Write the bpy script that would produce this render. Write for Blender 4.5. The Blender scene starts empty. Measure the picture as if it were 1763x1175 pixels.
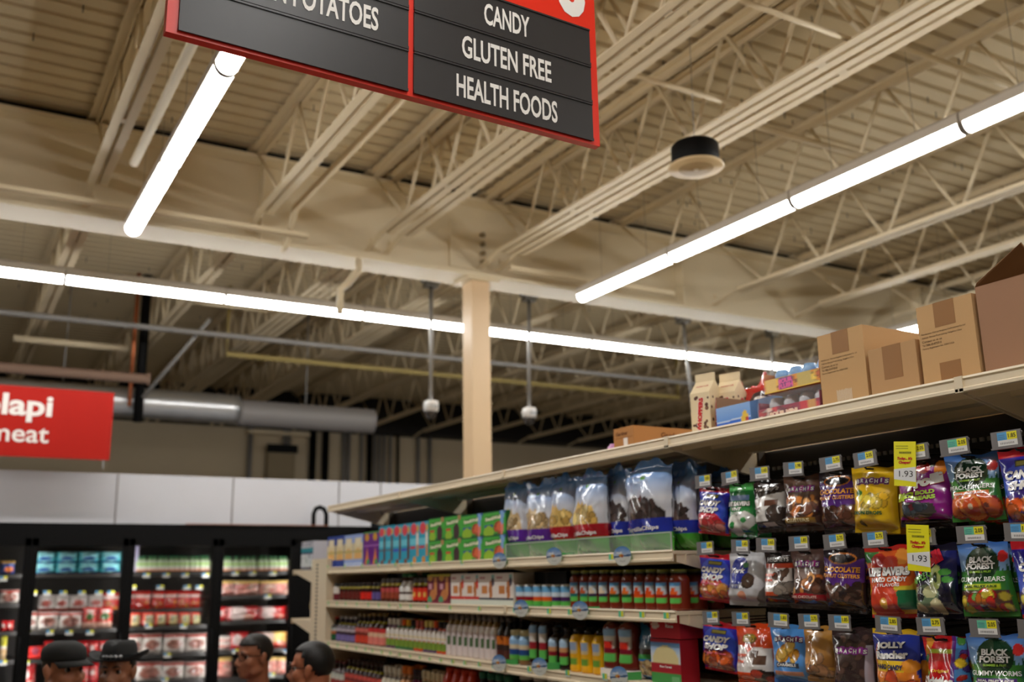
import bpy, bmesh, math, random
import numpy as np
from mathutils import Vector, Matrix, noise as mnoise
random.seed(7)
scene = bpy.context.scene
C = scene.collection
PI = math.pi
# ------------------------------------------------------------------ camera, world, light, exposure
W, H, F = 1763.0, 1175.0, 1697.14
YAW, PITCH, ROLL = math.radians(30.156), math.radians(13.539), math.radians(-0.9856)
EYE = Vector((0.0, 0.0, 1.9))
cf = Vector((math.sin(YAW)*math.cos(PITCH), math.cos(YAW)*math.cos(PITCH), math.sin(PITCH)))
r0 = Vector((math.cos(YAW), -math.sin(YAW), 0)); u0 = r0.cross(cf)
cr = math.cos(ROLL)*r0 + math.sin(ROLL)*u0
cu = -math.sin(ROLL)*r0 + math.cos(ROLL)*u0
cam = bpy.data.cameras.new('camera'); cam_o = bpy.data.objects.new('camera', cam); C.objects.link(cam_o)
cam.sensor_width = 36.0; cam.lens = 36.0*F/W; cam.clip_start = 0.05; cam.clip_end = 100
m = Matrix((( cr.x, cu.x, -cf.x, EYE.x), (cr.y, cu.y, -cf.y, EYE.y), (cr.z, cu.z, -cf.z, EYE.z), (0,0,0,1)))
cam_o.matrix_world = m
cam.dof.use_dof = True; cam.dof.focus_distance = 2.55; cam.dof.aperture_fstop = 2.5
scene.camera = cam_o
scene.view_settings.view_transform = 'Standard'; scene.view_settings.look = 'None'
scene.view_settings.gamma = 1.0; scene.view_settings.exposure = 1.2
scene.view_settings.use_curve_mapping = False
LIGHT = 16.0            # strength of the LED lenses
w = bpy.data.worlds.new('world'); scene.world = w; w.use_nodes = True
w.node_tree.nodes['Background'].inputs[0].default_value = (0.5, 0.45, 0.4, 1)
w.node_tree.nodes['Background'].inputs[1].default_value = 0.0
scene.cycles.use_denoising = True
scene.cycles.max_bounces = 8
scene.cycles.diffuse_bounces = 5
scene.cycles.sample_clamp_indirect = 6.0
scene.cycles.caustics_reflective = False; scene.cycles.caustics_refractive = False

# ------------------------------------------------------------------ pixel measurements -> points on known planes
def ray(x, y): return cr*((x-W/2)/F) - cu*((y-H/2)/F) + cf
def onx(x, y, X): d = ray(x, y); return EYE + d*((X-EYE.x)/d.x)
def ony(x, y, Y): d = ray(x, y); return EYE + d*((Y-EYE.y)/d.y)

# ------------------------------------------------------------------ materials
def lin(c):
    out = []
    for v in c[:3]:
        v = v/255.0
        out.append(v/12.92 if v <= 0.04045 else ((v+0.055)/1.055)**2.4)
    return tuple(out)
MATS = {}
def mat(name, rgb=None, rough=0.5, metal=0.0, spec=0.5, coat=0.0, bump=None, emit=None, alpha=None, attr=False, trans=0.0, var=None):
    if name in MATS: return MATS[name]
    mt = bpy.data.materials.new(name); mt.use_nodes = True
    nt = mt.node_tree; b = nt.nodes['Principled BSDF']
    col = lin(rgb) if rgb else (0.8, 0.8, 0.8)
    b.inputs['Base Color'].default_value = (*col, 1)
    b.inputs['Roughness'].default_value = rough
    b.inputs['Metallic'].default_value = metal
    b.inputs['Specular IOR Level'].default_value = spec
    b.inputs['Coat Weight'].default_value = coat
    b.inputs['Coat Roughness'].default_value = 0.045
    tc = nt.nodes.new('ShaderNodeTexCoord')
    if attr:
        a = nt.nodes.new('ShaderNodeAttribute'); a.attribute_name = 'Col'
        nt.links.new(a.outputs['Color'], b.inputs['Base Color'])
    elif var:       # (scale, amount): soft uneven paint
        n = nt.nodes.new('ShaderNodeTexNoise'); n.inputs['Scale'].default_value = var[0]; n.inputs['Detail'].default_value = 5
        nt.links.new(tc.outputs['Object'], n.inputs['Vector'])
        mx = nt.nodes.new('ShaderNodeMix'); mx.data_type = 'RGBA'
        k = 1-var[1]
        mx.inputs['A'].default_value = (*[c*k for c in col], 1); mx.inputs['B'].default_value = (*[min(1, c*(1+var[1]*.4)) for c in col], 1)
        nt.links.new(n.outputs['Fac'], mx.inputs['Factor']); nt.links.new(mx.outputs['Result'], b.inputs['Base Color'])
    if bump:        # (scale, strength, distance, stretch)
        n = nt.nodes.new('ShaderNodeTexNoise'); n.inputs['Scale'].default_value = bump[0]; n.inputs['Detail'].default_value = 2
        mp = nt.nodes.new('ShaderNodeMapping'); mp.inputs['Scale'].default_value = bump[3] if len(bump) > 3 else (1, 1, 1)
        nt.links.new(tc.outputs['Object'], mp.inputs['Vector']); nt.links.new(mp.outputs['Vector'], n.inputs['Vector'])
        bp = nt.nodes.new('ShaderNodeBump'); bp.inputs['Strength'].default_value = bump[1]; bp.inputs['Distance'].default_value = bump[2]
        nt.links.new(n.outputs['Fac'], bp.inputs['Height']); nt.links.new(bp.outputs['Normal'], b.inputs['Normal'])
        if coat: nt.links.new(bp.outputs['Normal'], b.inputs['Coat Normal'])
    if emit:
        b.inputs['Emission Color'].default_value = (*emit[0], 1); b.inputs['Emission Strength'].default_value = emit[1]
    if alpha is not None: b.inputs['Alpha'].default_value = alpha
    if trans: b.inputs['Transmission Weight'].default_value = trans
    MATS[name] = mt
    return mt
FILM = mat('printed_film', rough=0.2, spec=0.6, coat=1.0, attr=True, bump=(26, 0.4, 0.006, (1, 1, 0.45)))
CHIPFILM = mat('printed_chip_film', rough=0.2, spec=0.55, coat=0.8, attr=True, bump=(12, 0.4, 0.012, (1, 1, 0.6)))
CARD = mat('printed_card', rough=0.5, spec=0.35, attr=True, bump=(60, 0.05, 0.001))
GLOSS = mat('printed_gloss', rough=0.18, spec=0.5, attr=True)
CARTON = mat('corrugated_carton', rough=0.8, spec=0.15, attr=True, bump=(140, 0.12, 0.001, (1, 1, 0.05)))
PLAST = mat('label_plastic', rough=0.35, attr=True)
CLEARH = mat('clear_tag_plastic', (122, 118, 117), rough=0.2, spec=0.6)
BEIGE = mat('beige_powder_coat', (232, 216, 186), rough=0.34, spec=0.55, var=(6, 0.06))
PEG = mat('dark_back_panel', (34, 30, 27), rough=0.7, var=(9, 0.2))
BLACK = mat('black_metal', (7, 7, 8), rough=0.55, spec=0.15)
WIRE = mat('black_wire', (14, 13, 12), rough=0.35)
DECK = mat('cream_deck_paint', (226, 210, 176), rough=0.6, spec=0.25, var=(1.2, 0.12))
STEEL = mat('cream_steel_paint', (230, 214, 182), rough=0.5, spec=0.35, var=(2.0, 0.1))
BEAMP = mat('cream_beam_paint', (228, 214, 184), rough=0.5, spec=0.3, var=(1.0, 0.08))
COLP = mat('tan_column_paint', (228, 198, 158), rough=0.5, var=(1.5, 0.06))
GALV = mat('galvanised_steel', (168, 170, 172), rough=0.35, metal=0.9, var=(5, 0.2))
GREYP = mat('grey_pipe', (150, 148, 145), rough=0.45, metal=0.3)
WHITE = mat('white_enamel', (226, 224, 222), rough=0.4)
LENS = mat('lit_lens', (255, 255, 255), rough=0.4, emit=((1.0, 0.985, 0.955), LIGHT))
HOUS = mat('fixture_housing', (205, 198, 188), rough=0.45)
GLASS = mat('clear_glass', (255, 255, 255), rough=0.02, trans=1.0, alpha=0.16)

# ------------------------------------------------------------------ mesh helpers
class MB:
    """collects shapes of one part, each vertex with its printed colour"""
    def __init__(s): s.v = []; s.f = []; s.c = []; s.sm = []
    def add(s, vs, fs, col=(255, 255, 255), smooth=False):
        o = len(s.v); s.v.extend([tuple(p) for p in vs]); s.f.extend([tuple(i+o for i in f) for f in fs])
        if isinstance(col, list): s.c.extend(col)
        else: s.c.extend([lin(col)]*len(vs))
        s.sm.extend([smooth]*len(fs)); return s
    def box(s, x0, y0, z0, x1, y1, z1, col=(255, 255, 255)):
        P = [(x0,y0,z0),(x1,y0,z0),(x1,y1,z0),(x0,y1,z0),(x0,y0,z1),(x1,y0,z1),(x1,y1,z1),(x0,y1,z1)]
        return s.add(P, [(0,3,2,1),(4,5,6,7),(0,1,5,4),(1,2,6,5),(2,3,7,6),(3,0,4,7)], col)
    def quad(s, a, b, c, d, col=(255, 255, 255)): return s.add([a, b, c, d], [(0,1,2,3)], col)
    def prism(s, pts, axis, a, b, col=(255, 255, 255)):
        """closed 2-D outline swept along an axis: 'x' -> pts are (y,z), 'y' -> (x,z), 'z' -> (x,y)"""
        n = len(pts)
        def P(p, t): return (t, p[0], p[1]) if axis == 'x' else ((p[0], t, p[1]) if axis == 'y' else (p[0], p[1], t))
        vs = [P(p, a) for p in pts] + [P(p, b) for p in pts]
        fs = [(i, (i+1) % n, n+(i+1) % n, n+i) for i in range(n)] + [tuple(range(n-1, -1, -1)), tuple(range(n, 2*n))]
        return s.add(vs, fs, col)
    def bar(s, p, q, wx, wy, col=(255, 255, 255)):
        p, q = Vector(p), Vector(q); d = (q-p).normalized()
        up = Vector((0, 0, 1)) if abs(d.z) < .9 else Vector((0, 1, 0))
        a = d.cross(up).normalized()*wx/2; b = a.cross(d).normalized()*wy/2
        vs = [p-a-b, p+a-b, p+a+b, p-a+b, q-a-b, q+a-b, q+a+b, q-a+b]
        return s.add(vs, [(0,3,2,1),(4,5,6,7),(0,1,5,4),(1,2,6,5),(2,3,7,6),(3,0,4,7)], col)
    def tube(s, pts, r, n=10, col=(255, 255, 255), caps=True):
        pts = [Vector(p) for p in pts]; rs = r if isinstance(r, (list, tuple)) else [r]*len(pts)
        vs = []; ref = None
        for i, p in enumerate(pts):
            d = (pts[min(i+1, len(pts)-1)]-pts[max(i-1, 0)]).normalized()
            if ref is None: ref = Vector((0, 0, 1)) if abs(d.z) < .9 else Vector((1, 0, 0))
            a = d.cross(ref).normalized(); b = a.cross(d).normalized(); ref = b
            for k in range(n):
                t = 2*PI*k/n; vs.append(p + a*math.cos(t)*rs[i] + b*math.sin(t)*rs[i])
        fs = []
        for i in range(len(pts)-1):
            for k in range(n):
                fs.append((i*n+k, i*n+(k+1) % n, (i+1)*n+(k+1) % n, (i+1)*n+k))
        if caps: fs.append(tuple(range(n-1, -1, -1))); fs.append(tuple((len(pts)-1)*n+k for k in range(n)))
        return s.add(vs, fs, col, True)
    def lathe(s, prof, n=20, c=(0, 0, 0), colf=None, col=(255, 255, 255), sq=0.0, sy=1.0):
        """profile (r,z) turned about z; colf(theta, z) gives the printed colour; sq squares the section"""
        vs, cs = [], []
        for r, z in prof:
            for k in range(n):
                t = 2*PI*k/n
                rr = r
                if sq: rr = r*(1-sq + sq/max(abs(math.cos(t)), abs(math.sin(t))))
                vs.append((c[0]+rr*math.sin(t), c[1]-rr*math.cos(t)*sy, c[2]+z))
                cs.append(lin(colf(((t+PI) % (2*PI))-PI, z)) if colf else lin(col))
        fs = []
        for i in range(len(prof)-1):
            for k in range(n): fs.append((i*n+k, i*n+(k+1) % n, (i+1)*n+(k+1) % n, (i+1)*n+k))
        fs.append(tuple(range(n-1, -1, -1))); fs.append(tuple((len(prof)-1)*n+k for k in range(n)))
        return s.add(vs, fs, cs, True)
    def mesh(s, name):
        me = bpy.data.meshes.new(name); me.from_pydata(s.v, [], s.f)
        ca = me.color_attributes.new('Col', 'FLOAT_COLOR', 'POINT')
        arr = np.ones((len(s.v), 4), np.float32); arr[:, :3] = np.array(s.c, np.float32).reshape(-1, 3)
        ca.data.foreach_set('color', arr.ravel())
        me.polygons.foreach_set('use_smooth', s.sm); me.update()
        return me
    def build(s, name, mt, parent=None, loc=None, rot=None):
        me = s.mesh(name); me.materials.append(mt)
        return link(name, me, parent, loc, rot)
def link(name, me, parent=None, loc=None, rot=None):
    o = bpy.data.objects.new(name, me); C.objects.link(o)
    if parent: o.parent = parent
    if loc: o.location = loc
    if rot: o.rotation_euler = rot
    return o
def empty(name, loc=(0, 0, 0), rot=(0, 0, 0)):
    o = bpy.data.objects.new(name, None); C.objects.link(o); o.location = loc; o.rotation_euler = rot
    o.empty_display_size = 0.05
    return o
def tag(o, label=None, cat=None, group=None, kind=None):
    if label: o['label'] = label
    if cat: o['category'] = cat
    if group: o['group'] = group
    if kind: o['kind'] = kind
    return o
def dup(o, loc=None, rot=None, label=None, group=None):
    def rec(a, par):
        c = a.copy(); C.objects.link(c)
        if par: c.parent = par
        for ch in KIDS.get(a.name, []): rec(ch, c)
        return c
    c = rec(o, None)
    if loc is not None: c.location = loc
    if rot is not None: c.rotation_euler = rot
    if label: c['label'] = label
    if group: c['group'] = group
    return c
KIDS = {}
def reg(o):
    """remember a thing's parts so that it can be copied"""
    for ch in list(bpy.data.objects):
        if ch.parent is o:
            KIDS.setdefault(o.name, []).append(ch)
    return o
ORD = ['first','second','third','fourth','fifth','sixth','seventh','eighth','ninth','tenth','eleventh','twelfth','thirteenth','fourteenth','fifteenth','sixteenth','seventeenth','eighteenth']

# text as flat triangles in its own unit box
TXT = {}
def text_mesh(body, bold=0.0, shear=0.0):
    k = (body, bold, shear)
    if k in TXT: return TXT[k]
    cu_ = bpy.data.curves.new('lettering', 'FONT'); cu_.body = body; cu_.size = 1.0; cu_.offset = bold; cu_.shear = shear
    cu_.resolution_u = 3; cu_.align_x = 'LEFT'
    ob = bpy.data.objects.new('lettering', cu_)
    me = bpy.data.meshes.new_from_object(ob)
    vs = np.array([v.co[:] for v in me.vertices]); fs = [tuple(p.vertices) for p in me.polygons]
    bpy.data.objects.remove(ob); bpy.data.curves.remove(cu_); bpy.data.meshes.remove(me)
    if len(vs) == 0: vs = np.zeros((3, 3)); fs = [(0, 1, 2)]
    lo, hi = vs.min(0), vs.max(0)
    vs = (vs-lo)/np.maximum(hi-lo, 1e-6)-0.5
    TXT[k] = (vs[:, :2], fs)
    return TXT[k]
def add_text(mb, body, surf, cx, cz, tw, th, col, rot=0.0, bold=0.02, shear=0.0, lift=0.0012):
    """letters tw x th metres centred on (cx,cz) of a front that surf(x,z) places in depth (towards -y)"""
    vs, fs = text_mesh(body, bold, shear)
    c_, s_ = math.cos(rot), math.sin(rot); P = []
    for a, b in vs:
        x, z = a*tw, b*th
        x, z = cx + x*c_ - z*s_, cz + x*s_ + z*c_
        P.append((x, surf(x, z)-lift, z))
    mb.add(P, fs, col)

# printed design on a u,v grid (u left to right, v bottom to top)
def paint(ops, U, V, asp):
    """ops drawn in order; asp = height / width"""
    col = np.zeros(U.shape+(3,), np.float32)
    def put(mask, c): col[mask] = lin(c)
    for op in ops:
        k = op[0]
        if k == 'bg': put(np.ones(U.shape, bool), op[1])
        elif k == 'grad':
            c0, c1, v0, v1 = op[1:5]; t = np.clip((V-v0)/(v1-v0), 0, 1)[..., None]; mk = (V >= min(v0, v1)-1e-6) & (V <= max(v0, v1)+1e-6)
            g = np.array(lin(c0))*(1-t) + np.array(lin(c1))*t; col[mk] = g[mk]
        elif k == 'band':
            sl = op[4] if len(op) > 4 else 0; vv = V - sl*(U-.5); put((vv >= op[1]) & (vv <= op[2]), op[3])
        elif k == 'rect': put((U >= op[1]) & (V >= op[2]) & (U <= op[3]) & (V <= op[4]), op[5])
        elif k == 'ell': put(((U-op[1])/op[3])**2 + ((V-op[2])*asp/op[4])**2 <= 1, op[5])
        elif k == 'ring':
            d = ((U-op[1])/op[3])**2 + ((V-op[2])*asp/op[3])**2; put((d <= 1) & (d >= op[4]**2), op[5])
        elif k == 'poly':
            pts = op[1]; ins = np.zeros(U.shape, bool); j = len(pts)-1
            for i in range(len(pts)):
                xi, yi = pts[i]; xj, yj = pts[j]
                ins ^= ((yi > V) != (yj > V)) & (U < (xj-xi)*(V-yi)/((yj-yi) if yj != yi else 1e-9)+xi); j = i
            put(ins, op[2])
        elif k == 'blobs':
            rnd = random.Random(op[1]); n, a0, b0, a1, b1, rad, cols = op[2:9]
            for _ in range(n):
                u, v = rnd.uniform(a0, a1), rnd.uniform(b0, b1); r = rad*rnd.uniform(.7, 1.25); ang = rnd.uniform(0, PI)
                e = rnd.uniform(.6, 1.0); c = rnd.choice(cols); f_ = rnd.uniform(.8, 1.15); c = tuple(min(255, x*f_) for x in c)
                du, dv = U-u, (V-v)*asp; p = du*math.cos(ang)+dv*math.sin(ang); q = -du*math.sin(ang)+dv*math.cos(ang)
                put((p/r)**2+(q/(r*e))**2 <= 1, tuple(x*.72 for x in c)); put((p/(r*.82))**2+(q/(r*e*.82))**2 <= 1, c)
        elif k == 'trees':
            rnd = random.Random(op[1]); v0, hgt, c = op[2:5]
            for i in range(14):
                u = (i+rnd.uniform(.2, .8))/14; h = hgt*rnd.uniform(.5, 1); put((V >= v0-.02) & (V <= v0+h) & (np.abs(U-u) <= .035*(1-(V-v0)/h)), c)
    return col
# ------------------------------------------------------------------ the setting
DZ = 5.14     # underside of the deck
BY = 7.1      # the big beam
def st(o, label=None): return tag(o, label, None, None, 'structure')
st(MB().box(-9, -9, -0.1, 16.5, 17.4, 0).build('floor', mat('polished_concrete', (140, 132, 120), rough=0.3, var=(0.8, 0.12))))
b = MB(); pitch = 0.155; n0, n1 = -58, 112; prof = []
for i in range(n0, n1):
    y = i*pitch; prof += [(y, DZ+.062), (y+.03, DZ+.062), (y+.038, DZ), (y+.147, DZ)]
vs = [(-9, y, z) for y, z in prof]+[(16.5, y, z) for y, z in prof]; n = len(prof)
b.add(vs, [(i, i+1, n+i+1, n+i) for i in range(n-1)])
b.box(-9, -9, DZ+.07, 16.5, 17.4, DZ+.12)
ceil = st(b.build('ceiling', DECK))
b = MB(); rnd = random.Random(3)
for i in range(230):
    x, y = rnd.uniform(-1, 9), rnd.uniform(.8, 7); l = rnd.uniform(.03, .06); b.tube([(x, y, DZ+.03), (x, y, DZ-l)], .004, 5)
for i in range(90):
    x, y = rnd.uniform(-1, 9), rnd.uniform(7.4, 13); l = rnd.uniform(.03, .06); b.tube([(x, y, DZ+.03), (x, y, DZ-l)], .004, 5)
sc_ = b.build('deck_screw', mat('dark_screw', (70, 60, 50), rough=0.5), ceil); sc_['kind'] = 'stuff'
WALLP = mat('tan_wall_paint', (128, 116, 96), rough=0.8, var=(0.8, 0.15))
st(MB().box(-9, 17.0, 0, 16.5, 17.4, DZ).build('wall_back', mat('tan_back_wall', (214, 198, 168), rough=0.8, var=(0.8, 0.15))))
st(MB().box(-9.2, -9, 0, -9, 17.4, DZ).build('wall_left', WALLP)); st(MB().box(16.5, -9, 0, 16.7, 17.4, DZ).build('wall_right', WALLP))
st(MB().box(-9, -9.2, 0, 16.5, -9, DZ).build('wall_front', WALLP))
SHADEP = mat('dark_bulkhead_paint', (26, 23, 22), rough=0.8)  # near-black colour standing in for shade under the deck
st(MB().box(-9, 16.6, 4.52, 16.5, 17.0, DZ).build('trim_1', SHADEP))  # far beam, its unlit darkness put into the colour
st(MB().box(-9, BY-.05, 5.06, 16.5, BY+.05, DZ).build('trim_2', SHADEP))  # strip added across the open gap above the beam, shade painted dark
# the deep beam with its splice
b = MB(); fl = .32
b.box(-9, BY-fl/2, 4.36, 16.5, BY+fl/2, 4.39); b.box(-9, BY-.012, 4.39, 16.5, BY+.012, 5.03); b.box(-9, BY-fl/2, 5.03, 16.5, BY+fl/2, 5.06)
beam = st(b.build('ceiling_beam', BEAMP))
pl = MB().box(3.52, BY-.026, 4.46, 3.545, BY-.012, 4.86).box(3.545, BY-.02, 4.46, 3.9, BY-.012, 4.86).build('splice_plate', BEAMP, beam)
b = MB()
for i in range(4): b.tube([(3.83, BY-.05, 4.53+i*.082), (3.83, BY-.02, 4.53+i*.082)], .022, 8)
b.build('splice_bolt', mat('bolt_paint', (150, 134, 104), rough=0.5), beam)
for x in (1.9, 5.95, 9.4):
    MB().box(x-.008, BY-fl/2+.02, 4.39, x+.008, BY-.01, 5.03).build('stiffener', BEAMP, beam)
# column under it
cx_ = 3.78
col_ = st(MB().box(cx_-.085, BY-.085, 0, cx_+.085, BY+.085, 4.34).build('structural_column', COLP))
MB().box(cx_-.15, BY-.14, 4.34, cx_+.15, BY+.14, 4.36).build('cap_plate', BEAMP, col_)
MB().box(cx_-.16, BY-.16, 0, cx_+.16, BY+.16, .02).build('base_plate', COLP, col_)
# bar joists
def joist(x, y0, y1, name, zb=4.52, zt=5.10, chord=.052, per=.68):
    ra = st(empty(name, (x, y0, zb)))
    L = y1-y0; h = zt-zb
    b = MB()
    for sx in (-1, 1):
        a0, a1 = (.012, chord+.012) if sx > 0 else (-.012-chord, -.012)
        b.box(a0, .0, h-.006, a1, L, h); b.box(.012*sx-.003, 0, h-.05, .012*sx+.003, L, h)
    b.box(-.07, 0, h, .07, .12, h+.03); b.box(-.07, L-.12, h, .07, L, h+.03)
    b.build('top_chord', STEEL, ra)
    b = MB(); e = .34
    for sx in (-1, 1):
        a0, a1 = (.012, chord+.012) if sx > 0 else (-.012-chord, -.012)
        b.box(a0, e, 0, a1, L-e, .006); b.box(.012*sx-.003, e, 0, .012*sx+.003, L-e, .05)
    for i in range(int(L/1.2)): b.box(-.012, e+.6+i*1.2, .0, .012, e+.66+i*1.2, .006)
    b.bar((-.03, L-e, .01), (-.03, L-.02, -.05), .05, .008); b.build('bottom_chord', STEEL, ra)
    b = MB(); y = L-.1; ny = L-.72
    b.tube([(0, y, h-.02), (0, ny+.03, .03)], .011, 6)
    while ny > .4:
        yt = ny-per/2
        b.tube([(0, ny-.02, .03), (0, yt+.015, h-.03)], .014, 6); b.tube([(0, yt-.015, h-.03), (0, yt-per/2+.03, .03)], .014, 6)
        ny -= per
    b.build('web_rod', STEEL, ra)
JX = [-2.7, -1.6, -.45, .71, 1.85, 2.80, 2.96, 3.83, 3.99, 5.24, 6.42, 7.52, 8.62, 9.75, 10.9, 12.0, 13.1]
for x in JX:
    joist(x, -2.5, BY-.02, 'ceiling_joist'); joist(x+.02, BY+.03, 16.6, 'ceiling_joist')
# bridging between joists
def bridging(x0, x1, y, z, r=.014):
    st(MB().tube([(x0, y, z), (x1, y, z)], r, 6).build('joist_bridging', STEEL))
bridging(3.0, 3.8, 3.05, 4.55); bridging(2.9, 4.0, 3.9, 4.57); bridging(4.0, 5.24, 4.1, 4.6, .02); bridging(4.0, 5.24, 3.05, 4.62, .016); bridging(4.0, 6.4, 2.2, 4.6, .03)
bridging(.71, 1.85, 9.3, 4.58); bridging(2.98, 9.8, 9.4, 4.56); bridging(1.85, 2.8, 9.6, 4.58)
# thin wall angle and clips that hang off the beam
st(MB().box(-1, BY-.33, 4.40, 2.2, BY-.27, 4.43).build('trim_3', STEEL)); st(MB().box(3.95, BY-.30, 4.41, 5.7, BY-.25, 4.45).build('trim_4', STEEL))

# ------------------------------------------------------------------ ceiling runs of pipe and conduit
def pipe(name, label, pts, r, mt, cat='pipe', group=None):
    return tag(MB().tube(pts, r, 10).build(name, mt), label, cat, group)
pipe('conduit_pipe', 'cream conduit running beside the second joist to the beam', [(2.08, .5, 4.60), (2.08, 6.75, 4.60), (2.08, 6.93, 4.38), (2.08, 7.0, 4.34)], .028, STEEL)
pipe('cable_tray', 'flat cream strip hung just right of the leftmost joist', [(.86, .2, 4.5), (.86, 6.2, 4.5)], .03, STEEL, 'strip')
pipe('conduit_pipe', 'long grey conduit crossing the dark back bay behind the back light row', [(-2, 9.88, 4.35), (14, 9.8, 4.35)], .028, GREYP)
pipe('conduit_pipe', 'dull yellow pipe in the dark back bay above the column top', [(2.6, 10.75, DZ), (2.6, 10.75, 4.36), (9, 10.8, 4.36), (9, 10.8, DZ)], .03, mat('yellowed_pipe', (176, 158, 96), rough=0.5))
pipe('conduit_pipe', 'short cream pipe in the dark bay at upper left above the red sign', [(.5, 10.95, 4.36), (1.6, 10.95, 4.36)], .035, STEEL)
pipe('refrigerant_pipe', 'brown lagged pipe with a round end running above the red sign', [(-2, 10.6, 3.98), (1.75, 10.6, 3.98), (1.78, 10.6, 3.98)], [.05, .05, .075], mat('brown_lagging', (150, 122, 104), rough=0.7))
pipe('drop_pipe', 'copper drop pipe with orange line hanging beside the dark post', [(1.62, 10.7, DZ), (1.62, 10.7, 3.7)], .02, mat('copper', (190, 110, 70), rough=0.35, metal=0.7))
pipe('drop_post', 'black vertical post in the dark bay left of the shiny duct', [(1.72, 10.75, DZ), (1.72, 10.75, 3.55)], .05, BLACK, 'post')
pipe('hanger_strut', 'slanting grey strut dropping from the conduit to the black post', [(2.2, 9.86, 4.5), (1.7, 10.4, 3.75)], .02, GREYP, 'strut')
# camera clip, elbow under the flange
t = empty('sprinkler_elbow', (2.66, 6.96, 4.14)); tag(t, 'cream bent pipe elbow hanging below the beam left of the column', 'pipe')
MB().tube([(.0, -.02, .2), (.0, -.02, .12), (-.06, .06, .02), (-.1, .1, -.02), (-.1, .1, -.22)], .028, 10).build('elbow', STEEL, t)
MB().tube([(.0, .0, .235), (.0, -.02, .19)], .016, 8).build('hanger', STEEL, t)

# ------------------------------------------------------------------ LED strip lights
def fixture_proto():
    t = empty('strip_light', (0, 0, 0)); L = 1.207
    b = MB(); pts = [(-.056, 0), (-.056, .05), (-.035, .072), (.035, .072), (.056, .05), (.056, 0)]
    b.prism(pts, 'y', 0, L); b.build('housing', HOUS, t)
    pr = [(.05*math.cos(a), -.052*math.sin(a)) for a in [PI*i/10 for i in range(11)]]
    b = MB(); n = len(pr); y0, y1 = .006, L-.006
    vs = [(x, y0, z) for x, z in pr]+[(x, y1, z) for x, z in pr]
    b.add(vs, [(i, i+1, n+i+1, n+i) for i in range(n-1)]+[tuple(range(n)), tuple(range(2*n-1, n-1, -1))], smooth=False)
    b.build('lens', LENS, t)
    for ya in (.004, L-.009):
        b = MB(); b.prism([(.0535*math.cos(PI*i/12), -.056*math.sin(PI*i/12)+.002) for i in range(13)], 'y', ya-.004, ya+.005); b.build('end_cap', mat('grey_end_cap', (170, 164, 156), rough=.5), t)
    for yy in (.3, .9):
        b = MB(); b.box(-.0012, yy, .07, .0012, yy+.0024, DZ-4.2+.03); b.build('hanging_wire', mat('hanger_wire', (150, 140, 120), rough=0.5), t)
    return reg(t)
proto = fixture_proto(); first = [True]
LZ = 4.2
def row(x, yend, count, desc, group):
    for i in range(count):
        lab = '%s LED tube light from the beam in the row %s' % (ORD[i], desc)
        loc = (x, yend-1.22*(i+1), LZ)
        if first[0]: o = proto; o.location = loc; first[0] = False
        else: o = dup(proto, loc)
        tag(o, lab, 'ceiling light', group)
row(.94, 6.62, 12, 'above the aisle sign', 'LED strips over the candy aisle')
row(4.52, 6.62, 12, 'behind the tall shelf', 'LED strips over the next aisle')
row(8.05, 6.62, 10, 'two aisles to the right', 'LED strips two aisles over')
for i in range(15):
    loc = (-6.6+1.212*i, 7.95, LZ)
    lab = '%s LED tube light from the left in the long back row' % ORD[i]
    o = dup(proto, loc, (0, 0, -PI/2)); tag(o, lab, 'ceiling light', 'LED strips across the back')

# ------------------------------------------------------------------ aisle sign
SX0, SX1, SY, SZ0, SZ1 = .3325, 1.542, 2.1225, 3.10, 3.72
t = empty('aisle_sign', ((SX0+SX1)/2, SY, SZ0), (0, 0, .037)); tag(t, 'large red and black hanging aisle sign reading candy, gluten free, health foods', 'sign')
w2 = (SX1-SX0)/2; hh = SZ1-SZ0
RED = mat('sign_red', (222, 40, 14), rough=0.38, spec=0.5); SBLK = mat('sign_black', (40, 38, 39), rough=0.42, var=(30, 0.15)); SWH = mat('sign_white', (228, 224, 218), rough=0.5)
MB().box(-w2, -.012, 0, w2, .012, hh).build('red_board', RED, t)
pan = [(-w2+.026, -.008), (.008, w2-.026)]
rowh = .119
for k, (x0, x1) in enumerate(pan):
    for i in range(3):
        z0 = .007+i*rowh
        if k == 0 and i > 4: continue
        b = MB(); b.box(x0, -.017, z0+.003, x1, -.012, z0+rowh-.003); b.box(x0, -.02, z0+.001, x1, -.017, z0+.009); b.box(x0, -.02, z0+rowh-.006, x1, -.017, z0+rowh-.001)
        b.build('name_strip', SBLK, t)
flat = lambda x, z: -.0172
b = MB()
mid = (pan[1][0]+pan[1][1])/2
for s_, i, ww in (('HEALTH FOODS', 0, .322), ('GLUTEN FREE', 1, .288), ('CANDY', 2, .148)):
    add_text(b, s_, flat, mid, .006+(i+.5)*rowh, ww, .066, (228, 224, 218), bold=.022)
add_text(b, 'FROZEN POTATOES', flat, (pan[0][0]+pan[0][1])/2-.005, .006+1.5*rowh, .41, .066, (228, 224, 218), bold=.022)
add_text(b, '6', lambda x, z: -.0122, w2-.085, .007+3*rowh+.125, .1, .2, (240, 238, 235), bold=.05)
b.build('lettering', SWH, t)
for x in (-w2+.1, w2-.1): MB().tube([(x, 0, hh), (x, 0, DZ-SZ0)], .003, 6).build('hanging_wire', mat('hanger_wire'), t)

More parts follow.
